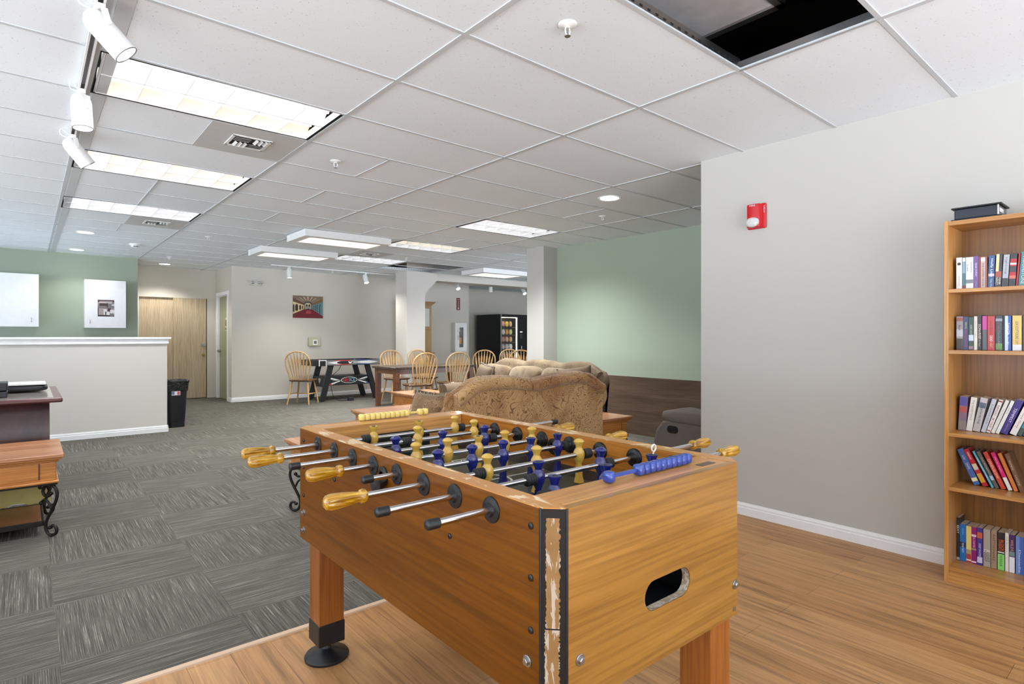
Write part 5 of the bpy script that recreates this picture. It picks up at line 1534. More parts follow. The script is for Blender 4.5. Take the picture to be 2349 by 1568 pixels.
# books: (left edge y, width, height, lean, colour, label words, [(text, colour, centre height share, length share, width share)], [(band z0, z1, colour)])
WH, BK, CRM = (232, 230, 226), (28, 27, 30), (224, 216, 196)
BOOKS = [
    (0, 3.665, 0, [
        (0.8035, .0245, .164, 0, (230, 229, 228), 'white paperback with a dark disc on its spine, first on the top book shelf', [('James Lucas', (110, 110, 112), .27, .30, .3)], [('disc', .80, (52, 52, 54))]),
        (0.7785, .0137, .164, 0, (70, 112, 122), 'thin teal paperback, second on the top book shelf', [], [(.86, .98, (228, 228, 228)), (.5, .85, (130, 160, 180)), (0, .12, (120, 22, 30))]),
        (0.7640, .0310, .162, 0, (226, 225, 222), 'thick white paperback with grey lettering beside a purple spine', [('Something', (92, 92, 98), .68, .32, .28, -.22), ('Lies', (92, 92, 98), .66, .2, .28, .24)], [(.18, .30, (120, 126, 134))]),
        (0.7325, .0205, .165, 0, (112, 78, 144), 'purple paperback lettered DEAD in white on the top book shelf', [('DEAD EVENT', (226, 222, 232), .58, .42, .4), ('Rogers', (200, 190, 214), .12, .2, .25)], []),
        (0.7115, .0078, .160, 0, (140, 66, 58), 'thin brick red paperback right of the purple one', [], []),
        (0.7036, .0184, .157, 0, (196, 172, 162), 'faded pink paperback with dark red lettering on the top book shelf', [('THE SUMMER HOUSE', (104, 34, 38), .44, .74, .5)], [(.86, .97, (230, 226, 220))]),
        (0.6851, .0078, .157, 0, (152, 78, 66), 'thin rust paperback left of the blue one', [], []),
        (0.6769, .0250, .161, 1.5, (52, 84, 132), 'blue paperback with a white author name on the top book shelf', [('Holly Lisle', (228, 232, 238), .62, .56, .55), ('TALYN', (190, 200, 214), .16, .26, .4)], [(.36, .44, (196, 190, 200))]),
        (0.6505, .0252, .165, 2.5, (60, 56, 54), 'paperback lettered CODE RED in yellow and black', [('CODE', (224, 196, 66), .70, .28, .45, .25), ('RED', (44, 42, 40), .68, .22, .42, -.25), ('NANCY', (224, 222, 214), .19, .22, .4, .2), ('FISHER', (224, 222, 214), .19, .2, .35, -.22)], [('left', .48, 1.0, (224, 210, 168)), (.31, .48, (166, 74, 62))]),
        (0.6233, .0230, .159, 3, (168, 172, 180), 'grey paperback with dark foot between CODE RED and a red black spine', [('Lightning', (92, 94, 104), .66, .5, .4)], [(0, .28, (52, 52, 56))]),
        (0.5977, .0258, .162, 3, (48, 46, 50), 'black and red paperback with white crossed marks on the top book shelf', [], [(.30, .84, (176, 30, 34)), (.66, .72, (228, 222, 218)), (.44, .62, (60, 56, 60)), (.24, .34, (206, 110, 100))]),
        (0.5704, .0076, .160, 4, (170, 26, 34), 'thin bright red paperback on the top book shelf', [], []),
        (0.5618, .0290, .166, 4.5, (66, 128, 134), 'teal paperback with pale lettering at the right edge of the top book shelf', [('MOONSTONE', (208, 216, 210), .46, .8, .5)], []),
    ]),
    (1, 3.685, 0, [
        (0.8075, .0283, .172, 0, (150, 148, 152), 'grey photo covered paperback, first on the second book shelf', [('Bush', (70, 44, 44), .66, .16, .4)], [(0, .34, (72, 62, 58)), (.40, .62, (186, 190, 196)), (.86, .97, (150, 84, 70))]),
        (0.7788, .0211, .170, 0, (48, 62, 104), 'navy paperback with a magenta title', [('RESTLESS NIGHT', (178, 40, 92), .34, .52, .45), ('BENJ', (188, 186, 120), .74, .18, .45)], []),
        (0.7568, .0213, .168, 0, (54, 72, 60), 'dark green paperback with a pale sticker', [('ROBERT LUDLOW', (196, 206, 180), .6, .32, .35)], [(.28, .46, (196, 208, 222)), (0.02, .12, (150, 118, 124))]),
        (0.7347, .0139, .171, 0, (222, 216, 204), 'cream paperback between a green and a black spine', [('Mother Night', (150, 140, 140), .62, .5, .35)], []),
        (0.7199, .0164, .177, 0, (36, 32, 32), 'black paperback lettered SON RISE', [('SON-RISE', (224, 212, 186), .53, .42, .7), ('Stan Mauser', (206, 194, 168), .2, .2, .4)], []),
        (0.7017, .0192, .172, 0, (88, 88, 94), 'paperback with magenta top and grey foot', [], [(.60, 1.0, (192, 58, 148))]),
        (0.6810, .0293, .171, 0, (184, 58, 58), 'red paperback lettered DEAD HEAT', [('DEAD', (236, 230, 222), .34, .17, .42), ('HEAT', (222, 178, 110), .15, .14, .42), ('Linda Barnes', (112, 22, 40), .66, .38, .25)], []),
        (0.6498, .0280, .172, 0, (56, 56, 64), 'charcoal paperback lettered STAUB', [('STAUB', (140, 108, 98), .66, .28, .5), ('LULLABY', (140, 160, 150), .30, .4, .4)], [(.84, .92, (150, 150, 158)), (.02, .2, (104, 140, 70))]),
        (0.6208, .0057, .171, 0, (22, 22, 24), 'very thin black paperback left of the blue striped one', [], []),
        (0.6144, .0256, .171, 0, (40, 80, 160), 'blue and white paperback lettered DANGER', [('DANGER', (236, 240, 244), .62, .34, .5), ('Ann Millman', (200, 214, 232), .22, .34, .35)], [('left', 0.0, 1.0, (200, 216, 238))]),
        (0.5855, .0352, .171, 0, (218, 190, 108), 'thick yellow paperback with a white label at its foot', [('LISA SCOTTOLINE', (72, 56, 40), .58, .5, .36), ('DAM', (176, 90, 50), .24, .12, .36)], [(0.0, .17, (228, 228, 232))]),
        (0.5481, .0190, .170, 0, (60, 54, 58), 'dark brown paperback at the right edge of the second book shelf', [], []),
    ]),
    (2, 3.725, 0, [
        (0.8105, .0335, .178, 3, (126, 108, 124), 'purple red and grey paperback, first on the third book shelf', [], [(.72, .98, (84, 80, 150)), (.52, .70, (172, 84, 80)), (0.02, .28, (140, 130, 124))]),
        (0.7768, .0257, .176, 7, (224, 220, 214), 'white paperback with a grey serif title, second on the third book shelf', [('THE INHERITANCE', (150, 146, 142), .62, .6, .4)], []),
        (0.7502, .0300, .177, 11, (186, 182, 182), 'grey mottled paperback with black letters on the third book shelf', [('DEATH IN THE', (56, 52, 60), .5, .55, .4)], [(.0, .12, (190, 186, 182)), (.7, .86, (96, 108, 124))]),
        (0.7169, .0194, .177, 15, (190, 192, 202), 'lavender grey paperback on the third book shelf', [('Jonathan Gash', (96, 96, 116), .55, .6, .4)], []),
        (0.6961, .0174, .178, 17, (226, 220, 214), 'white paperback with red end bands on the third book shelf', [('DEVICES', (130, 50, 46), .68, .3, .5), ('BE TOLD', (130, 50, 46), .3, .28, .5)], [(.93, .97, (150, 50, 48)), (.05, .08, (150, 50, 48))]),
        (0.6772, .0159, .179, 19, (224, 222, 214), 'plain white paperback left of a second white spine', [('On My Honor', (170, 166, 158), .5, .5, .35)], []),
        (0.6598, .0154, .179, 20, (228, 227, 222), 'plain white paperback left of the purple one', [('Sable', (130, 130, 126), .7, .2, .35)], []),
        (0.6426, .0308, .183, 20, (62, 48, 124), 'deep purple paperback lettered TEMPEST', [('TEMPEST', (224, 220, 236), .55, .42, .42), ('Serena Collen', (170, 160, 200), .18, .24, .22)], []),
        (0.6066, .0280, .183, 21, (230, 226, 220), 'white paperback with reddish script right of the purple one', [('Anne Grey', (176, 96, 90), .45, .5, .4), ('QUO', (90, 96, 80), .85, .14, .5)], []),
        (0.5761, .0175, .183, 21, (54, 142, 160), 'bright teal paperback at the right edge of the third book shelf', [], [(.0, .22, (76, 84, 66))]),
        (0.5568, .0190, .183, 21, (84, 74, 150), 'violet paperback cut by the right edge of the third book shelf', [], []),
    ]),
    (3, 3.725, 0, [
        (0.7420, .0280, .188, -22.3, (62, 98, 158), 'blue leaning paperback, first on the fourth book shelf', [('Sara Donati', (200, 208, 226), .76, .12, .5), ('DAWN', (214, 200, 200), .52, .16, .5)], [(.10, .20, (222, 218, 170))]),
        (0.7061, .0240, .194, -24.5, (176, 26, 40), 'red leaning paperback with a yellow title block', [('MIRRAH', (236, 228, 222), .82, .2, .4)], [(.10, .34, (206, 150, 40)), (.44, .60, (200, 190, 170))]),
        (0.6713, .0104, .190, -24.5, (96, 170, 186), 'thin light teal leaning paperback', [('THE OTHER LIFE', (214, 230, 232), .55, .55, .5)], []),
        (0.6566, .0170, .189, -24, (92, 88, 80), 'olive grey leaning paperback', [('The Bungalow', (196, 190, 176), .6, .5, .4)], [(.22, .34, (160, 184, 206))]),
        (0.6332, .0200, .189, -23, (196, 62, 44), 'orange red leaning paperback lettered CANDLELOW', [('CANDLELOW', (236, 216, 196), .55, .52, .6)], []),
        (0.6066, .0184, .190, -21.5, (204, 26, 106), 'magenta leaning paperback with a white foot', [('Marian Keyes', (240, 200, 220), .68, .4, .4)], [(0.0, .34, (222, 222, 208))]),
        (0.5845, .0168, .189, -20, (204, 118, 48), 'orange leaning paperback between magenta and brown', [], []),
        (0.5627, .0190, .189, -18.5, (116, 82, 54), 'brown leaning paperback at the right edge of the fourth book shelf', [('WINDS', (206, 184, 150), .7, .26, .45), ('HOPE', (200, 180, 150), .3, .26, .4)], []),
    ]),
    (4, 3.735, 0, [
        (0.8180, .0142, .222, 0, (40, 39, 44), 'tall black case lettered EDIT in the bottom corner of the bookcase', [('EDIT', (232, 232, 232), .72, .19, .7)], [(.01, .07, (170, 170, 172))]),
        (0.8035, .0262, .192, 0, (34, 110, 178), 'bright blue paperback lettered FEAR NOT', [('FEAR NOT', (214, 228, 240), .36, .26, .35), ('NORA', (120, 180, 220), .8, .18, .35)], [(.38, .52, (36, 48, 78))]),
        (0.7770, .0215, .187, 0, (226, 206, 118), 'yellow paperback with a red foot', [], [(.0, .24, (170, 58, 66)), (.05, .09, (232, 222, 214)), (.24, .36, (166, 150, 110))]),
        (0.7550, .0210, .188, 0, (140, 18, 104), 'magenta purple paperback lettered FATAL CHAPTER', [('FATAL CHAPTER', (222, 180, 214), .62, .36, .45)], [(.37, .42, (150, 140, 110)), (.74, .80, (214, 206, 200)), (.03, .07, (228, 220, 224))]),
        (0.7326, .0232, .190, 0, (66, 52, 134), 'violet blue paperback with an orange square', [('DEEP WATER', (220, 214, 236), .40, .36, .4)], [(.72, .88, (196, 92, 60)), (.06, .22, (196, 190, 216))]),
        (0.7068, .0285, .190, 0, (164, 154, 144), 'worn grey paperback lettered LOST', [('NIGHT', (66, 58, 54), .28, .3, .35, .2), ('LOST', (66, 58, 54), .26, .26, .4, -.2)], [(.38, .46, (196, 190, 184))]),
        (0.6762, .0235, .190, 0, (154, 130, 106), 'tan paperback with a brown title', [('RATTLESNAKE', (92, 64, 46), .55, .7, .5)], []),
        (0.6503, .0275, .188, 0, (36, 34, 36), 'black and lime green paperback with orange lettering', [('LAWRENCE', (228, 96, 44), .66, .3, .35, .2), ('BLOCK', (228, 96, 44), .66, .3, .42, -.2), ('THE BURGLAR', (50, 90, 44), .25, .3, .4)], [(.0, .43, (130, 206, 108)), (.46, .49, (222, 220, 216))]),
        (0.6212, .0145, .192, 0, (222, 216, 206), 'narrow white paperback right of the lime green one', [('Ella Barrick', (170, 160, 150), .7, .4, .4)], []),
        (0.6057, .0222, .187, 0, (66, 32, 92), 'dark purple paperback with gold letters and a white foot', [('WILDS', (206, 170, 90), .72, .3, .55)], [(.0, .42, (222, 222, 222)), (.44, .56, (110, 140, 130))]),
        (0.5813, .0310, .186, 0, (62, 96, 166), 'blue striped paperback at the right edge of the bottom book shelf', [('Danielle', (190, 206, 232), .35, .6, .3)], [('left', 0, 1, (104, 132, 190))]),
    ]),
]
BMAT = {}


def bmat(c_):
    if c_ not in BMAT:
        BMAT[c_] = plain('book print', c_, 0.34, var=0.05, vs=60)
    return BMAT[c_]


PAGES = plain('paper block', (206, 190, 160), 0.85, var=0.12, vs=200)
SHN = ['top', 'second', 'third', 'fourth', 'bottom']
for (k_, xs_, dp_, rows) in BOOKS:
    for (y, w_, h_, ln_, col_, lb_, txt, bands) in rows:
        th_ = R(ln_)
        t_ = w_ * math.cos(th_) - 0.0006
        y -= 0.0003
        tall = h_ > 0.2
        dep = 0.108 if not tall else 0.12
        if xs_ + dep > 3.838:
            dep = 3.838 - xs_
        piv = (xs_, y, SZ[k_] + 0.0005) if ln_ <= 0 else (xs_, y - w_, SZ[k_] + 0.0005)
        bk = thing('paperback', lb_, 'book', piv, 0, 'paperbacks on the %s shelf of the bookcase' % SHN[k_])
        bk.rotation_euler = (th_, 0, 0)
        ya, yb_ = (-t_, 0.0) if ln_ <= 0 else (0.0, t_)
        c_ = 0.0009
        q = MB()
        # cover: spine and two boards
        q.box(0, 0.0022, ya, yb_, 0, h_); q.box(0.0022, dep, ya, ya + c_, 0, h_); q.box(0.0022, dep, yb_ - c_, yb_, 0, h_)
        cv = q.build('cover', bmat(col_), bk, 0, 0.0007)
        MB().box(0.0022, dep - 0.001, ya + c_, yb_ - c_, 0.0006, h_ - 0.0006).build('page_block', PAGES, bk, 0)
        for bi, bnd in enumerate(bands):
            e = -0.00025 - 0.00006 * bi
            q = MB()
            if bnd[0] == 'disc':
                zc, rr = h_ * bnd[1], t_ * 0.32
                q.face([(e, (ya + yb_) / 2 + rr * math.cos(2 * PI * i / 20), zc + rr * math.sin(2 * PI * i / 20)) for i in range(20)])
            elif bnd[0] == 'left':
                q.box(e, 0.0001, (ya + yb_) / 2, yb_ - 0.0006, h_ * bnd[1], h_ * bnd[2] - 0.0005)
            else:
                q.box(e, 0.0001, ya + 0.0006, yb_ - 0.0006, max(0.0006, h_ * bnd[0]), h_ * bnd[1] - 0.0005)
            q.build('spine_band', bmat(bnd[-1]), cv, 0)
        for tx in txt:
            off = tx[5] if len(tx) > 5 else 0
            text(tx[0], h_ * tx[3], t_ * tx[4] * 0.9, frame((-0.0006, (ya + yb_) / 2 + off * t_, h_ * tx[2]), (0, 0, -1), (0, -1, 0)), bmat(tx[1]), cv, 'spine_title', 0.00015)

to = (3.70, 0.71, BT - 0.003)
tr_ = thing('storage_case', 'black plastic storage case lying on top of the bookcase', 'case', to)
q = MB(); q.box(3.61, 3.78, 0.622, 0.800, BT + 0.004, BT + 0.056); q.build('body', plain('blue black glossy plastic', (28, 34, 48), 0.18, 0, 0.6), tr_, 0, 0.004, org=to)
q = MB(); q.box(3.602, 3.79, 0.612, 0.812, BT + 0.056, BT + 0.064); q.build('lid', 'black_plastic', tr_, 0, 0.003, org=to)
q = MB(); q.box(3.602, 3.79, 0.612, 0.812, BT - 0.0025, BT + 0.004); q.build('foot_plate', 'black_plastic', tr_, 0, 0.002, org=to)
q = MB(); q.box(3.604, 3.612, 0.622, 0.628, BT + 0.006, BT + 0.054); q.build('metal_clip', 'chrome', tr_, 0, org=to)
MB().box(3.62, 3.70, 0.6205, 0.622, BT + 0.02, BT + 0.04).build('label_holder', 'white_metal', tr_, 0, org=to)
# ================================================================ CEILING FIXTURES
def lamp(name, kind, loc, energy, parent=None, color=(1, 1, 1), **kw):
    ld = D.lights.new(name, kind); ld.energy = energy; ld.color = color
    for k_, v_ in kw.items():
        setattr(ld, k_, v_)
    lo = D.objects.new(name, ld); C.objects.link(lo); lo.location = loc
    if parent:
        lo.parent = parent
    return lo


WARM, COOL, CREAM, NEUT = (255, 236, 200), (238, 244, 255), (255, 250, 234), (255, 255, 255)
TM = {}


def tglow(c_, s_):
    if (c_, s_) not in TM:
        TM[c_, s_] = glow('lit troffer reflector', c_, s_)
    return TM[c_, s_]


TROFF_INFO = [
    (WARM, NEUT, 'recessed two by four ceiling troffer with a warm row, nearest the track spotlights'),
    (CREAM, CREAM, 'recessed cream lit ceiling troffer, second one along the track spotlights'),
    (COOL, COOL, 'recessed cool white ceiling troffer nearest the left green wall'),
    (COOL, COOL, 'recessed cool white ceiling troffer nearest the near column'),
    (COOL, WARM, 'recessed ceiling troffer with a cool and a warm row in the middle of the room'),
    (COOL, COOL, 'recessed cool white ceiling troffer beside the far missing ceiling tile'),
]
for (ci, cj), (ca, cb_, lb_), lamp_w in zip(TROFF, TROFF_INFO, TROFFER_LAMP):
    x0, x1, y0, y1 = XL_[ci] + 0.012, XL_[ci + 1] - 0.012, YL_[cj] + 0.010, YL_[cj + 1] - 0.010
    xc, yc = (x0 + x1) / 2, (y0 + y1) / 2
    zc = cz(xc, yc)
    o_ = (xc, yc, zc)
    t_ = thing('ceiling_troffer', lb_, 'ceiling light', o_, 0, 'recessed ceiling troffers')
    q = MB()
    zt = zc + 0.10
    q.box(x0, x1, y0, y0 + 0.004, zc - 0.002, zt); q.box(x0, x1, y1 - 0.004, y1, zc - 0.002, zt); q.box(x0, x0 + 0.004, y0, y1, zc - 0.002, zt); q.box(x1 - 0.004, x1, y0, y1, zc - 0.002, zt); q.box(x0, x1, y0, y1, zt, zt + 0.004)
    q.build('housing', 'dark_gap', t_, 0, org=o_)
    fx0, fx1, fy0, fy1 = x0 + 0.020, x1 - 0.020, y0 + 0.012, y1 - 0.012
    for r_, (ya, yb_, cc) in enumerate(((fy0, yc - 0.004, cb_), (yc + 0.004, fy1, ca))):
        # curved reflector of one lamp row (0 = near row, 1 = far row)
        ym = (ya + yb_) / 2
        q = MB(); N = 10
        vs = []
        for i in range(N + 1):
            tt = i / N
            y = ya + (yb_ - ya) * tt
            z = zc + 0.004 + 0.075 * math.sin(PI * tt) ** 0.7
            vs += [(fx0, y, z), (fx1, y, z)]
        q.add(vs, [(2 * i, 2 * i + 2, 2 * i + 3, 2 * i + 1) for i in range(N)])
        q.build('reflector', tglow(cc, TROFFER_POWER * 0.24), t_, 60, org=o_, recalc=False)
        MB().cyl((fx0 + 0.01, ym + 0.02, zc + 0.060), (fx1 - 0.01, ym + 0.02, zc + 0.060), 0.014, n=12).build('tube', tglow(NEUT, TROFFER_POWER), t_, org=o_)
    q = MB()
    for i in range(0, 7):
        xx = fx0 + (fx1 - fx0) * i / 6
        q.box(xx - 0.0012, xx + 0.0012, fy0, fy1, zc + 0.0, zc + 0.042)
    q.box(fx0, fx1, yc - 0.004, yc + 0.004, zc, zc + 0.042); q.box(fx0, fx1, fy0 - 0.002, fy0, zc, zc + 0.042); q.box(fx0, fx1, fy1, fy1 + 0.002, zc, zc + 0.042)
    q.build('louver', 'white_metal', t_, 0, org=o_)
    la = area('troffer_lamp', (0, 0, -0.003), x1 - x0 - 0.06, y1 - y0 - 0.05, lamp_w, (0.93, 0.97, 1.0), spread={11.0: 108.0, 14.0: 118.0}.get(lamp_w, 130.0))
    la.parent = t_

for (x0, x1, y0, y1, dr_, lb_) in ((2.60, 3.77, 7.04, 7.70, 0.085, 'boxed surface mounted ceiling light panel, the nearer of the left pair'), (2.60, 3.77, 8.80, 9.44, 0.085, 'boxed surface mounted ceiling light panel, the farther of the left pair'), (6.58, 7.72, 8.68, 9.40, 0.085, 'boxed surface mounted ceiling light panel right of the far column')):
    xc, yc = (x0 + x1) / 2, (y0 + y1) / 2
    zc = cz(xc, yc); o_ = (xc, yc, zc)
    t_ = thing('ceiling_panel_light', lb_, 'ceiling light', o_, 0, 'boxed surface ceiling lights')
    f_ = 0.10
    q = MB()
    zb_ = zc - dr_
    q.box(x0, x1, y0, y0 + f_, zb_, zc + 0.002); q.box(x0, x1, y1 - f_, y1, zb_, zc + 0.002); q.box(x0, x0 + f_, y0 + f_, y1 - f_, zb_, zc + 0.002); q.box(x1 - f_, x1, y0 + f_, y1 - f_, zb_, zc + 0.002)
    q.build('box_frame', 'white_trim', t_, 0, 0.002, org=o_)
    la = area('panel_lamp', (0, 0, -dr_ - 0.002), x1 - x0 - 2 * f_, y1 - y0 - 2 * f_, 26.0, (1.0, 0.97, 0.93), spread=150.0)
    la.parent = t_
    MB().box(x0 + f_, x1 - f_, y0 + f_, y1 - f_, zb_ + 0.006, zb_ + 0.012).build('diffuser', glow('panel diffuser', (255, 246, 236), PANEL_POWER), t_, 0, org=o_)

DOWN = [(4.205, 3.579, 'round recessed downlight near the right wall corner', 45), (0.568, 9.31, 'round recessed downlight before the left green wall, nearer of two', 34), (0.58, 11.30, 'round recessed downlight close to the left green wall', 30), (1.95, 12.42, 'round recessed downlight in the sliding door recess', 90)]
for (x, y, lb_, pw_) in DOWN:
    zc = cz(x, y); o_ = (x, y, zc)
    t_ = thing('downlight', lb_, 'ceiling light', o_, 0, 'round downlights')
    MB().lathe([(0.085, 0.012), (0.088, -0.001), (0.106, -0.005), (0.110, -0.002), (0.110, 0.004)], (0, 0, 0), n=40, caps=False).build('trim_ring', 'white_trim', t_)
    MB().lathe([(0.0, 0.0), (0.087, 0.0)], (0, 0, 0.0015), n=40).build('lens', glow('downlight lens', (255, 252, 246), 3.0), t_)
    lo = lamp('downlight_lamp', 'SPOT', (0, 0, -0.012), pw_, t_, (1.0, 0.97, 0.92), spot_size=R(125), spot_blend=0.5, shadow_soft_size=0.07)

SPR = [(1.747, 1.716, 'pendant fire sprinkler nearest the missing ceiling tile'), (1.782, 4.201, 'pendant fire sprinkler right of the ceiling air diffuser'), (4.763, 4.151, 'pendant fire sprinkler beyond the round downlight by the right wall'), (1.853, 8.558, 'pendant fire sprinkler left of the boxed ceiling lights'), (4.836, 8.511, 'pendant fire sprinkler above the far missing ceiling tile'), (1.826, 11.214, 'pendant fire sprinkler farthest back, before the sliding doors'), (4.75, 11.35, 'pendant fire sprinkler above the painting')]
spr0 = None
for (x, y, lb_) in SPR:
    if spr0 is None:
        spr0 = thing('sprinkler', lb_, 'sprinkler', (0, 0, 0), 0, 'ceiling fire sprinklers')
        MB().lathe([(0.012, -0.010), (0.02, -0.007), (0.036, -0.004), (0.040, 0.0), (0.040, 0.003)], n=28).build('escutcheon', 'white_metal', spr0)
        q = MB(); q.lathe([(0.012, -0.014), (0.013, -0.004)], n=6)
        for a in (0, PI):
            q.tube([(0.010 * math.cos(a), 0.010 * math.sin(a), -0.012), (0.014 * math.cos(a), 0.014 * math.sin(a), -0.024), (0.011 * math.cos(a), 0.011 * math.sin(a), -0.038), (0.001, 0, -0.046)], 0.0028, 8)
        q.build('frame_arms', 'white_metal', spr0, 50)
        MB().cyl((0, 0, -0.014), (0, 0, -0.040), 0.0026, n=8).build('bulb', 'steel', spr0)
        MB().lathe([(0.002, -0.046), (0.013, -0.047), (0.013, -0.049), (0, -0.049)], n=20).build('deflector', 'steel', spr0)
        s_ = spr0
    else:
        s_ = copy_tree(spr0)
    s_.location = (x, y, cz(x, y)); s_['label'] = lb_

# air diffusers set in plain metal panels
for (x, y, lb_) in ((1.155, 4.19, 'square ceiling air diffuser between the first two troffers'), (1.16, 7.92, 'square ceiling air diffuser behind the third troffer'), (4.20, 8.55, 'square ceiling air diffuser between the far troffers')):
    i, j = cell(x, y)
    half = (XL_[i] + XL_[i + 1]) / 2
    xa, xb = (half, XL_[i + 1]) if x > half else (XL_[i], half)
    ya, yb_ = YL_[j], YL_[j + 1]
    zc = cz(x, y); o_ = (x, y, zc)
    t_ = thing('air_diffuser', lb_, 'air vent', o_, 0, 'ceiling air diffusers')
    MB().box(xa + 0.014, xb - 0.014, ya + 0.012, yb_ - 0.012, zc - 0.001, zc + 0.003).build('metal_panel', plain('grey white panel', (198, 198, 196), 0.5), t_, 0, org=o_)
    q = MB(); s2 = 0.125
    q.box(x - s2, x + s2, y - s2, y - s2 + 0.02, zc - 0.007, zc); q.box(x - s2, x + s2, y + s2 - 0.02, y + s2, zc - 0.007, zc); q.box(x - s2, x - s2 + 0.02, y - s2, y + s2, zc - 0.007, zc); q.box(x + s2 - 0.02, x + s2, y - s2, y + s2, zc - 0.007, zc)
    q.build('rim', 'white_metal', t_, 0, 0.002, org=o_)
    MB().box(x - s2 + 0.02, x + s2 - 0.02, y - s2 + 0.02, y + s2 - 0.02, zc - 0.0016, zc - 0.0006).build('throat', 'dark_gap', t_, 0, org=o_)
    q = MB()
    for qx in (0, 1):
        for qy in (0, 1):
            for k_ in range(3):
                d0 = 0.018 + 0.030 * k_
                bx, by = x + (0.006 if qx else -0.100), y + (0.006 if qy else -0.100)
                if (qx + qy) % 2 == 0:       # blades along x
                    yy = by + d0
                    q.hexa([(bx, yy, zc - 0.004), (bx + 0.094, yy, zc - 0.004), (bx, yy + 0.004, zc - 0.004), (bx + 0.094, yy + 0.004, zc - 0.004), (bx, yy - 0.018, zc - 0.014), (bx + 0.094, yy - 0.018, zc - 0.014), (bx, yy - 0.014, zc - 0.014), (bx + 0.094, yy - 0.014, zc - 0.014)])
                else:
                    xx = bx + d0
                    q.hexa([(xx, by, zc - 0.004), (xx + 0.004, by, zc - 0.004), (xx, by + 0.094, zc - 0.004), (xx + 0.004, by + 0.094, zc - 0.004), (xx + 0.014, by, zc - 0.014), (xx + 0.018, by, zc - 0.014), (xx + 0.014, by + 0.094, zc - 0.014), (xx + 0.018, by + 0.094, zc - 0.014)])
    q.build('blades', 'white_metal', t_, 0, org=o_)
sd_ = thing('smoke_detector', 'white smoke detector on the ceiling before the left green wall', 'smoke detector', (1.196, 10.005, cz(1.196, 10.005)))
MB().lathe([(0.0, -0.05), (0.035, -0.05), (0.05, -0.042), (0.055, -0.022), (0.075, -0.018), (0.078, 0.0), (0.078, 0.003)], n=30).build('housing', 'white_metal', sd_)
MB().box(-0.03, 0.03, -0.055, -0.048, -0.042, -0.034).build('sensor_slot', 'dark_gap', sd_, 0)


# track lighting
def track(label, p0, p1):
    p0, p1 = Vector(p0), Vector(p1)
    t_ = thing('lighting_track', label, 'lighting track', (p0 + p1) / 2)
    d_ = (p1 - p0); L_ = d_.length; d_.normalize(); s_ = Vector((0, 0, 1)).cross(d_)
    q = MB()
    for (a, b_, z0, z1) in ((-0.0175, -0.009, -0.02, 0.0), (0.009, 0.0175, -0.02, 0.0), (-0.009, 0.009, -0.004, 0.0)):
        q.hexa([d_ * (e * L_ / 2) + s_ * w_ + Vector((0, 0, z_)) for z_ in (z0, z1) for w_ in (a, b_) for e in (-1, 1)])
    q.build('rail', 'white_metal', t_, 0)
    MB().hexa([d_ * (e * L_ / 2) + s_ * w_ + Vector((0, 0, z_)) for z_ in (-0.0046, -0.004) for w_ in (-0.009, 0.009) for e in (-1, 1)]).build('slot', 'grey_steel', t_, 0)
    return t_


track('white lighting track running away along the left ceiling', (0.215, 1.9, cz(0.215, 1.9) - 0.002), (0.222, 5.0, cz(0.222, 5.0) - 0.002))
track('white lighting track across the far ceiling before the painting', (3.43, 11.0, cz(3.43, 11.0) - 0.001), (10.2, 11.0, cz(10.2, 11.0) - 0.001))


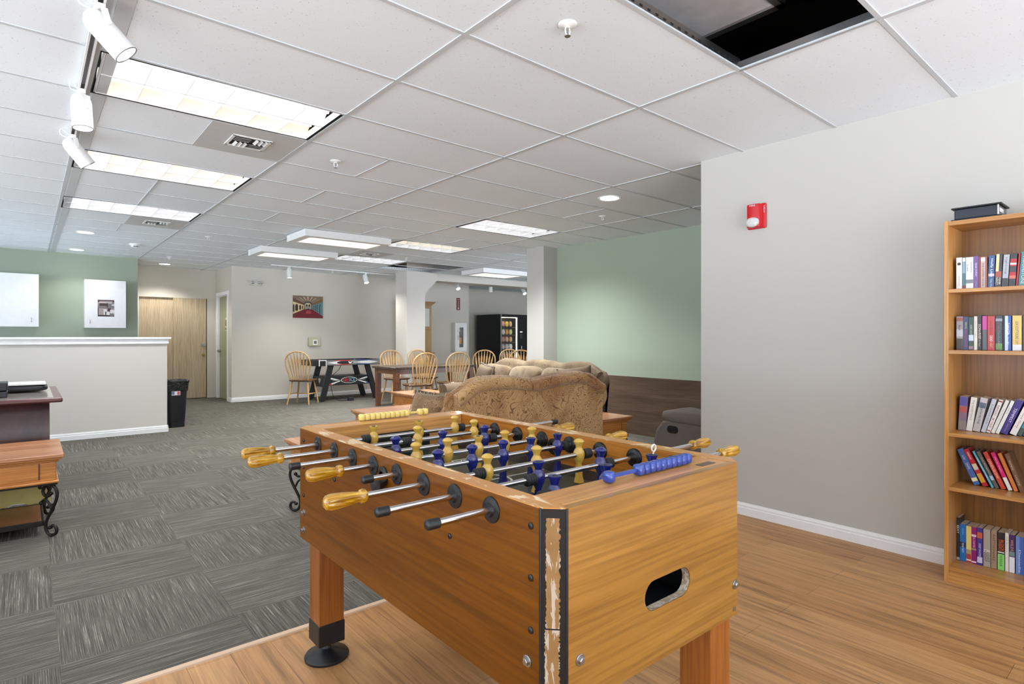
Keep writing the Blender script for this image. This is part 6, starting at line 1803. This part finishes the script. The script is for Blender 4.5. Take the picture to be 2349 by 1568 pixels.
def spot_head(label, mount, aim, drop=0.055, rad=0.047, ln=0.19, power=0.0, size=70, glowp=6.0, side=None):
    """cylinder spot on a yoke: mount on the rail, aim = direction of the beam"""
    mount = Vector(mount); aim = Vector(aim).normalized()
    t_ = thing('track_spotlight', label, 'spotlight', mount, 0, 'white track spotlights')
    MB().box(-0.018, 0.018, -0.030, 0.030, -0.045, -0.0205).build('adapter', 'white_metal', t_, 0, 0.003)
    sd = Vector(side).normalized() if side else aim.cross(Vector((0, 0, 1)))
    if sd.length < 0.1:
        sd = Vector((0, 1, 0))
    sd.normalize()
    piv = Vector((0, 0, -0.042 - drop)) + aim * 0.02
    base = piv - sd * 0.0
    q = MB()
    a0 = Vector((0, 0, -0.042)); a1 = Vector((0, 0, -0.060)) + sd * (rad + 0.006); a2 = piv + sd * (rad + 0.006)
    fl = aim if abs(aim.z) < 0.9 else Vector((1, 0, 0))
    fl = (fl - sd * fl.dot(sd)).normalized()
    for (pa, pb) in ((a0, a1), (a1, a2)):
        dd = (pb - pa).normalized(); wv = sd.cross(dd) if abs(sd.dot(dd)) < 0.9 else Vector((0, 0, 1)).cross(dd)
        nrm = dd.cross(wv).normalized() * 0.0018; wv = wv.normalized() * 0.012
        q.hexa([p + wv * e + nrm * g_ for p in (pa, pb) for g_ in (-1, 1) for e in (-1, 1)])
    q.cyl(a2 - sd * 0.010, a2 + sd * 0.004, 0.011)
    q.build('yoke', 'white_metal', t_, 30)
    c0 = piv - aim * (ln * 0.42)
    prof = [(0.0, 0.0), (rad * 0.45, 0.004), (rad * 0.78, 0.018), (rad * 0.95, 0.038), (rad, 0.055), (rad, ln - 0.002), (rad * 0.99, ln), (rad * 0.93, ln), (rad * 0.93, ln - 0.02)]
    cyl_ = MB().lathe(prof, c0, aim, 32, caps=False).build('lamp_head', 'white_metal', t_, 50)
    MB().lathe([(rad * 0.93, 0.0), (rad * 0.995, 0.0), (rad * 0.995, 0.003), (rad * 0.93, 0.003)], c0 + aim * ln, aim, 32, caps=False).build('bezel', 'grey_steel', cyl_)
    MB().lathe([(0.0, 0.0), (rad * 0.925, 0.0)], c0 + aim * (ln - 0.006), aim, 30).build('lens', glow('spot lens', (255, 253, 248), glowp), cyl_)
    cp = c0 + aim * 0.03
    MB().tube(catmull([cp + Vector((0, 0, 0.03)), cp + Vector((-0.045, 0, 0.045)), cp + Vector((-0.04, 0, 0.08)), Vector((-0.005, 0, -0.035))], 6), 0.0028, 6).build('lead', 'white_metal', t_, 60)
    if power:
        lo = lamp('spot_lamp', 'SPOT', c0 + aim * (ln + 0.012), power, t_, (1, 0.97, 0.93), spot_size=R(size), spot_blend=0.7, shadow_soft_size=0.035)
        lo.rotation_euler = aim.to_track_quat('-Z', 'Y').to_euler()
    return t_


rz = lambda x, y: cz(x, y) - 0.002
spot_head('white track spotlight nearest the camera, tilted right', (0.216, 2.80, rz(0.216, 2.80)), (0.66, -0.12, -0.74), power=SPOT_POWER, side=(0.2, -1, 0.25))
spot_head('white track spotlight pointing straight down beside the first troffer', (0.216, 3.83, rz(0.216, 3.83)), (0.05, -0.08, -1.0), power=SPOT_POWER, side=(0.5, -1, 0))
spot_head('white track spotlight third along the left ceiling track, tilted right', (0.222, 4.74, rz(0.222, 4.74)), (0.60, 0.10, -0.75), power=SPOT_POWER, side=(0.2, -1, 0.25))
fz = lambda x: cz(x, 11.0) - 0.001
spot_head('lit far track spotlight left of the painting', (3.76, 11.0, fz(3.76)), (0.02, -0.06, -1), power=SPOT_POWER * 1.8, size=120, glowp=14)
spot_head('lit far track spotlight between the painting and the far column', (5.30, 11.0, fz(5.30)), (0.05, -0.35, -0.94), power=SPOT_POWER * 1.8, size=120, glowp=20)
spot_head('lit far track spotlight above the red arrow sign', (7.57, 11.0, fz(7.57)), (-0.1, -0.6, -0.8), drop=0.06, power=SPOT_POWER * 1.8, size=120, glowp=24)
spot_head('plain far track spotlight pointing down left of the vending machine', (8.56, 11.0, fz(8.56)), (0, 0.05, -1), power=SPOT_POWER * 0.6, size=80, glowp=3)
spot_head('lit far track spotlight nearest the near column', (9.60, 11.0, fz(9.60)), (-0.1, -0.6, -0.8), drop=0.06, power=SPOT_POWER * 1.8, size=120, glowp=24)
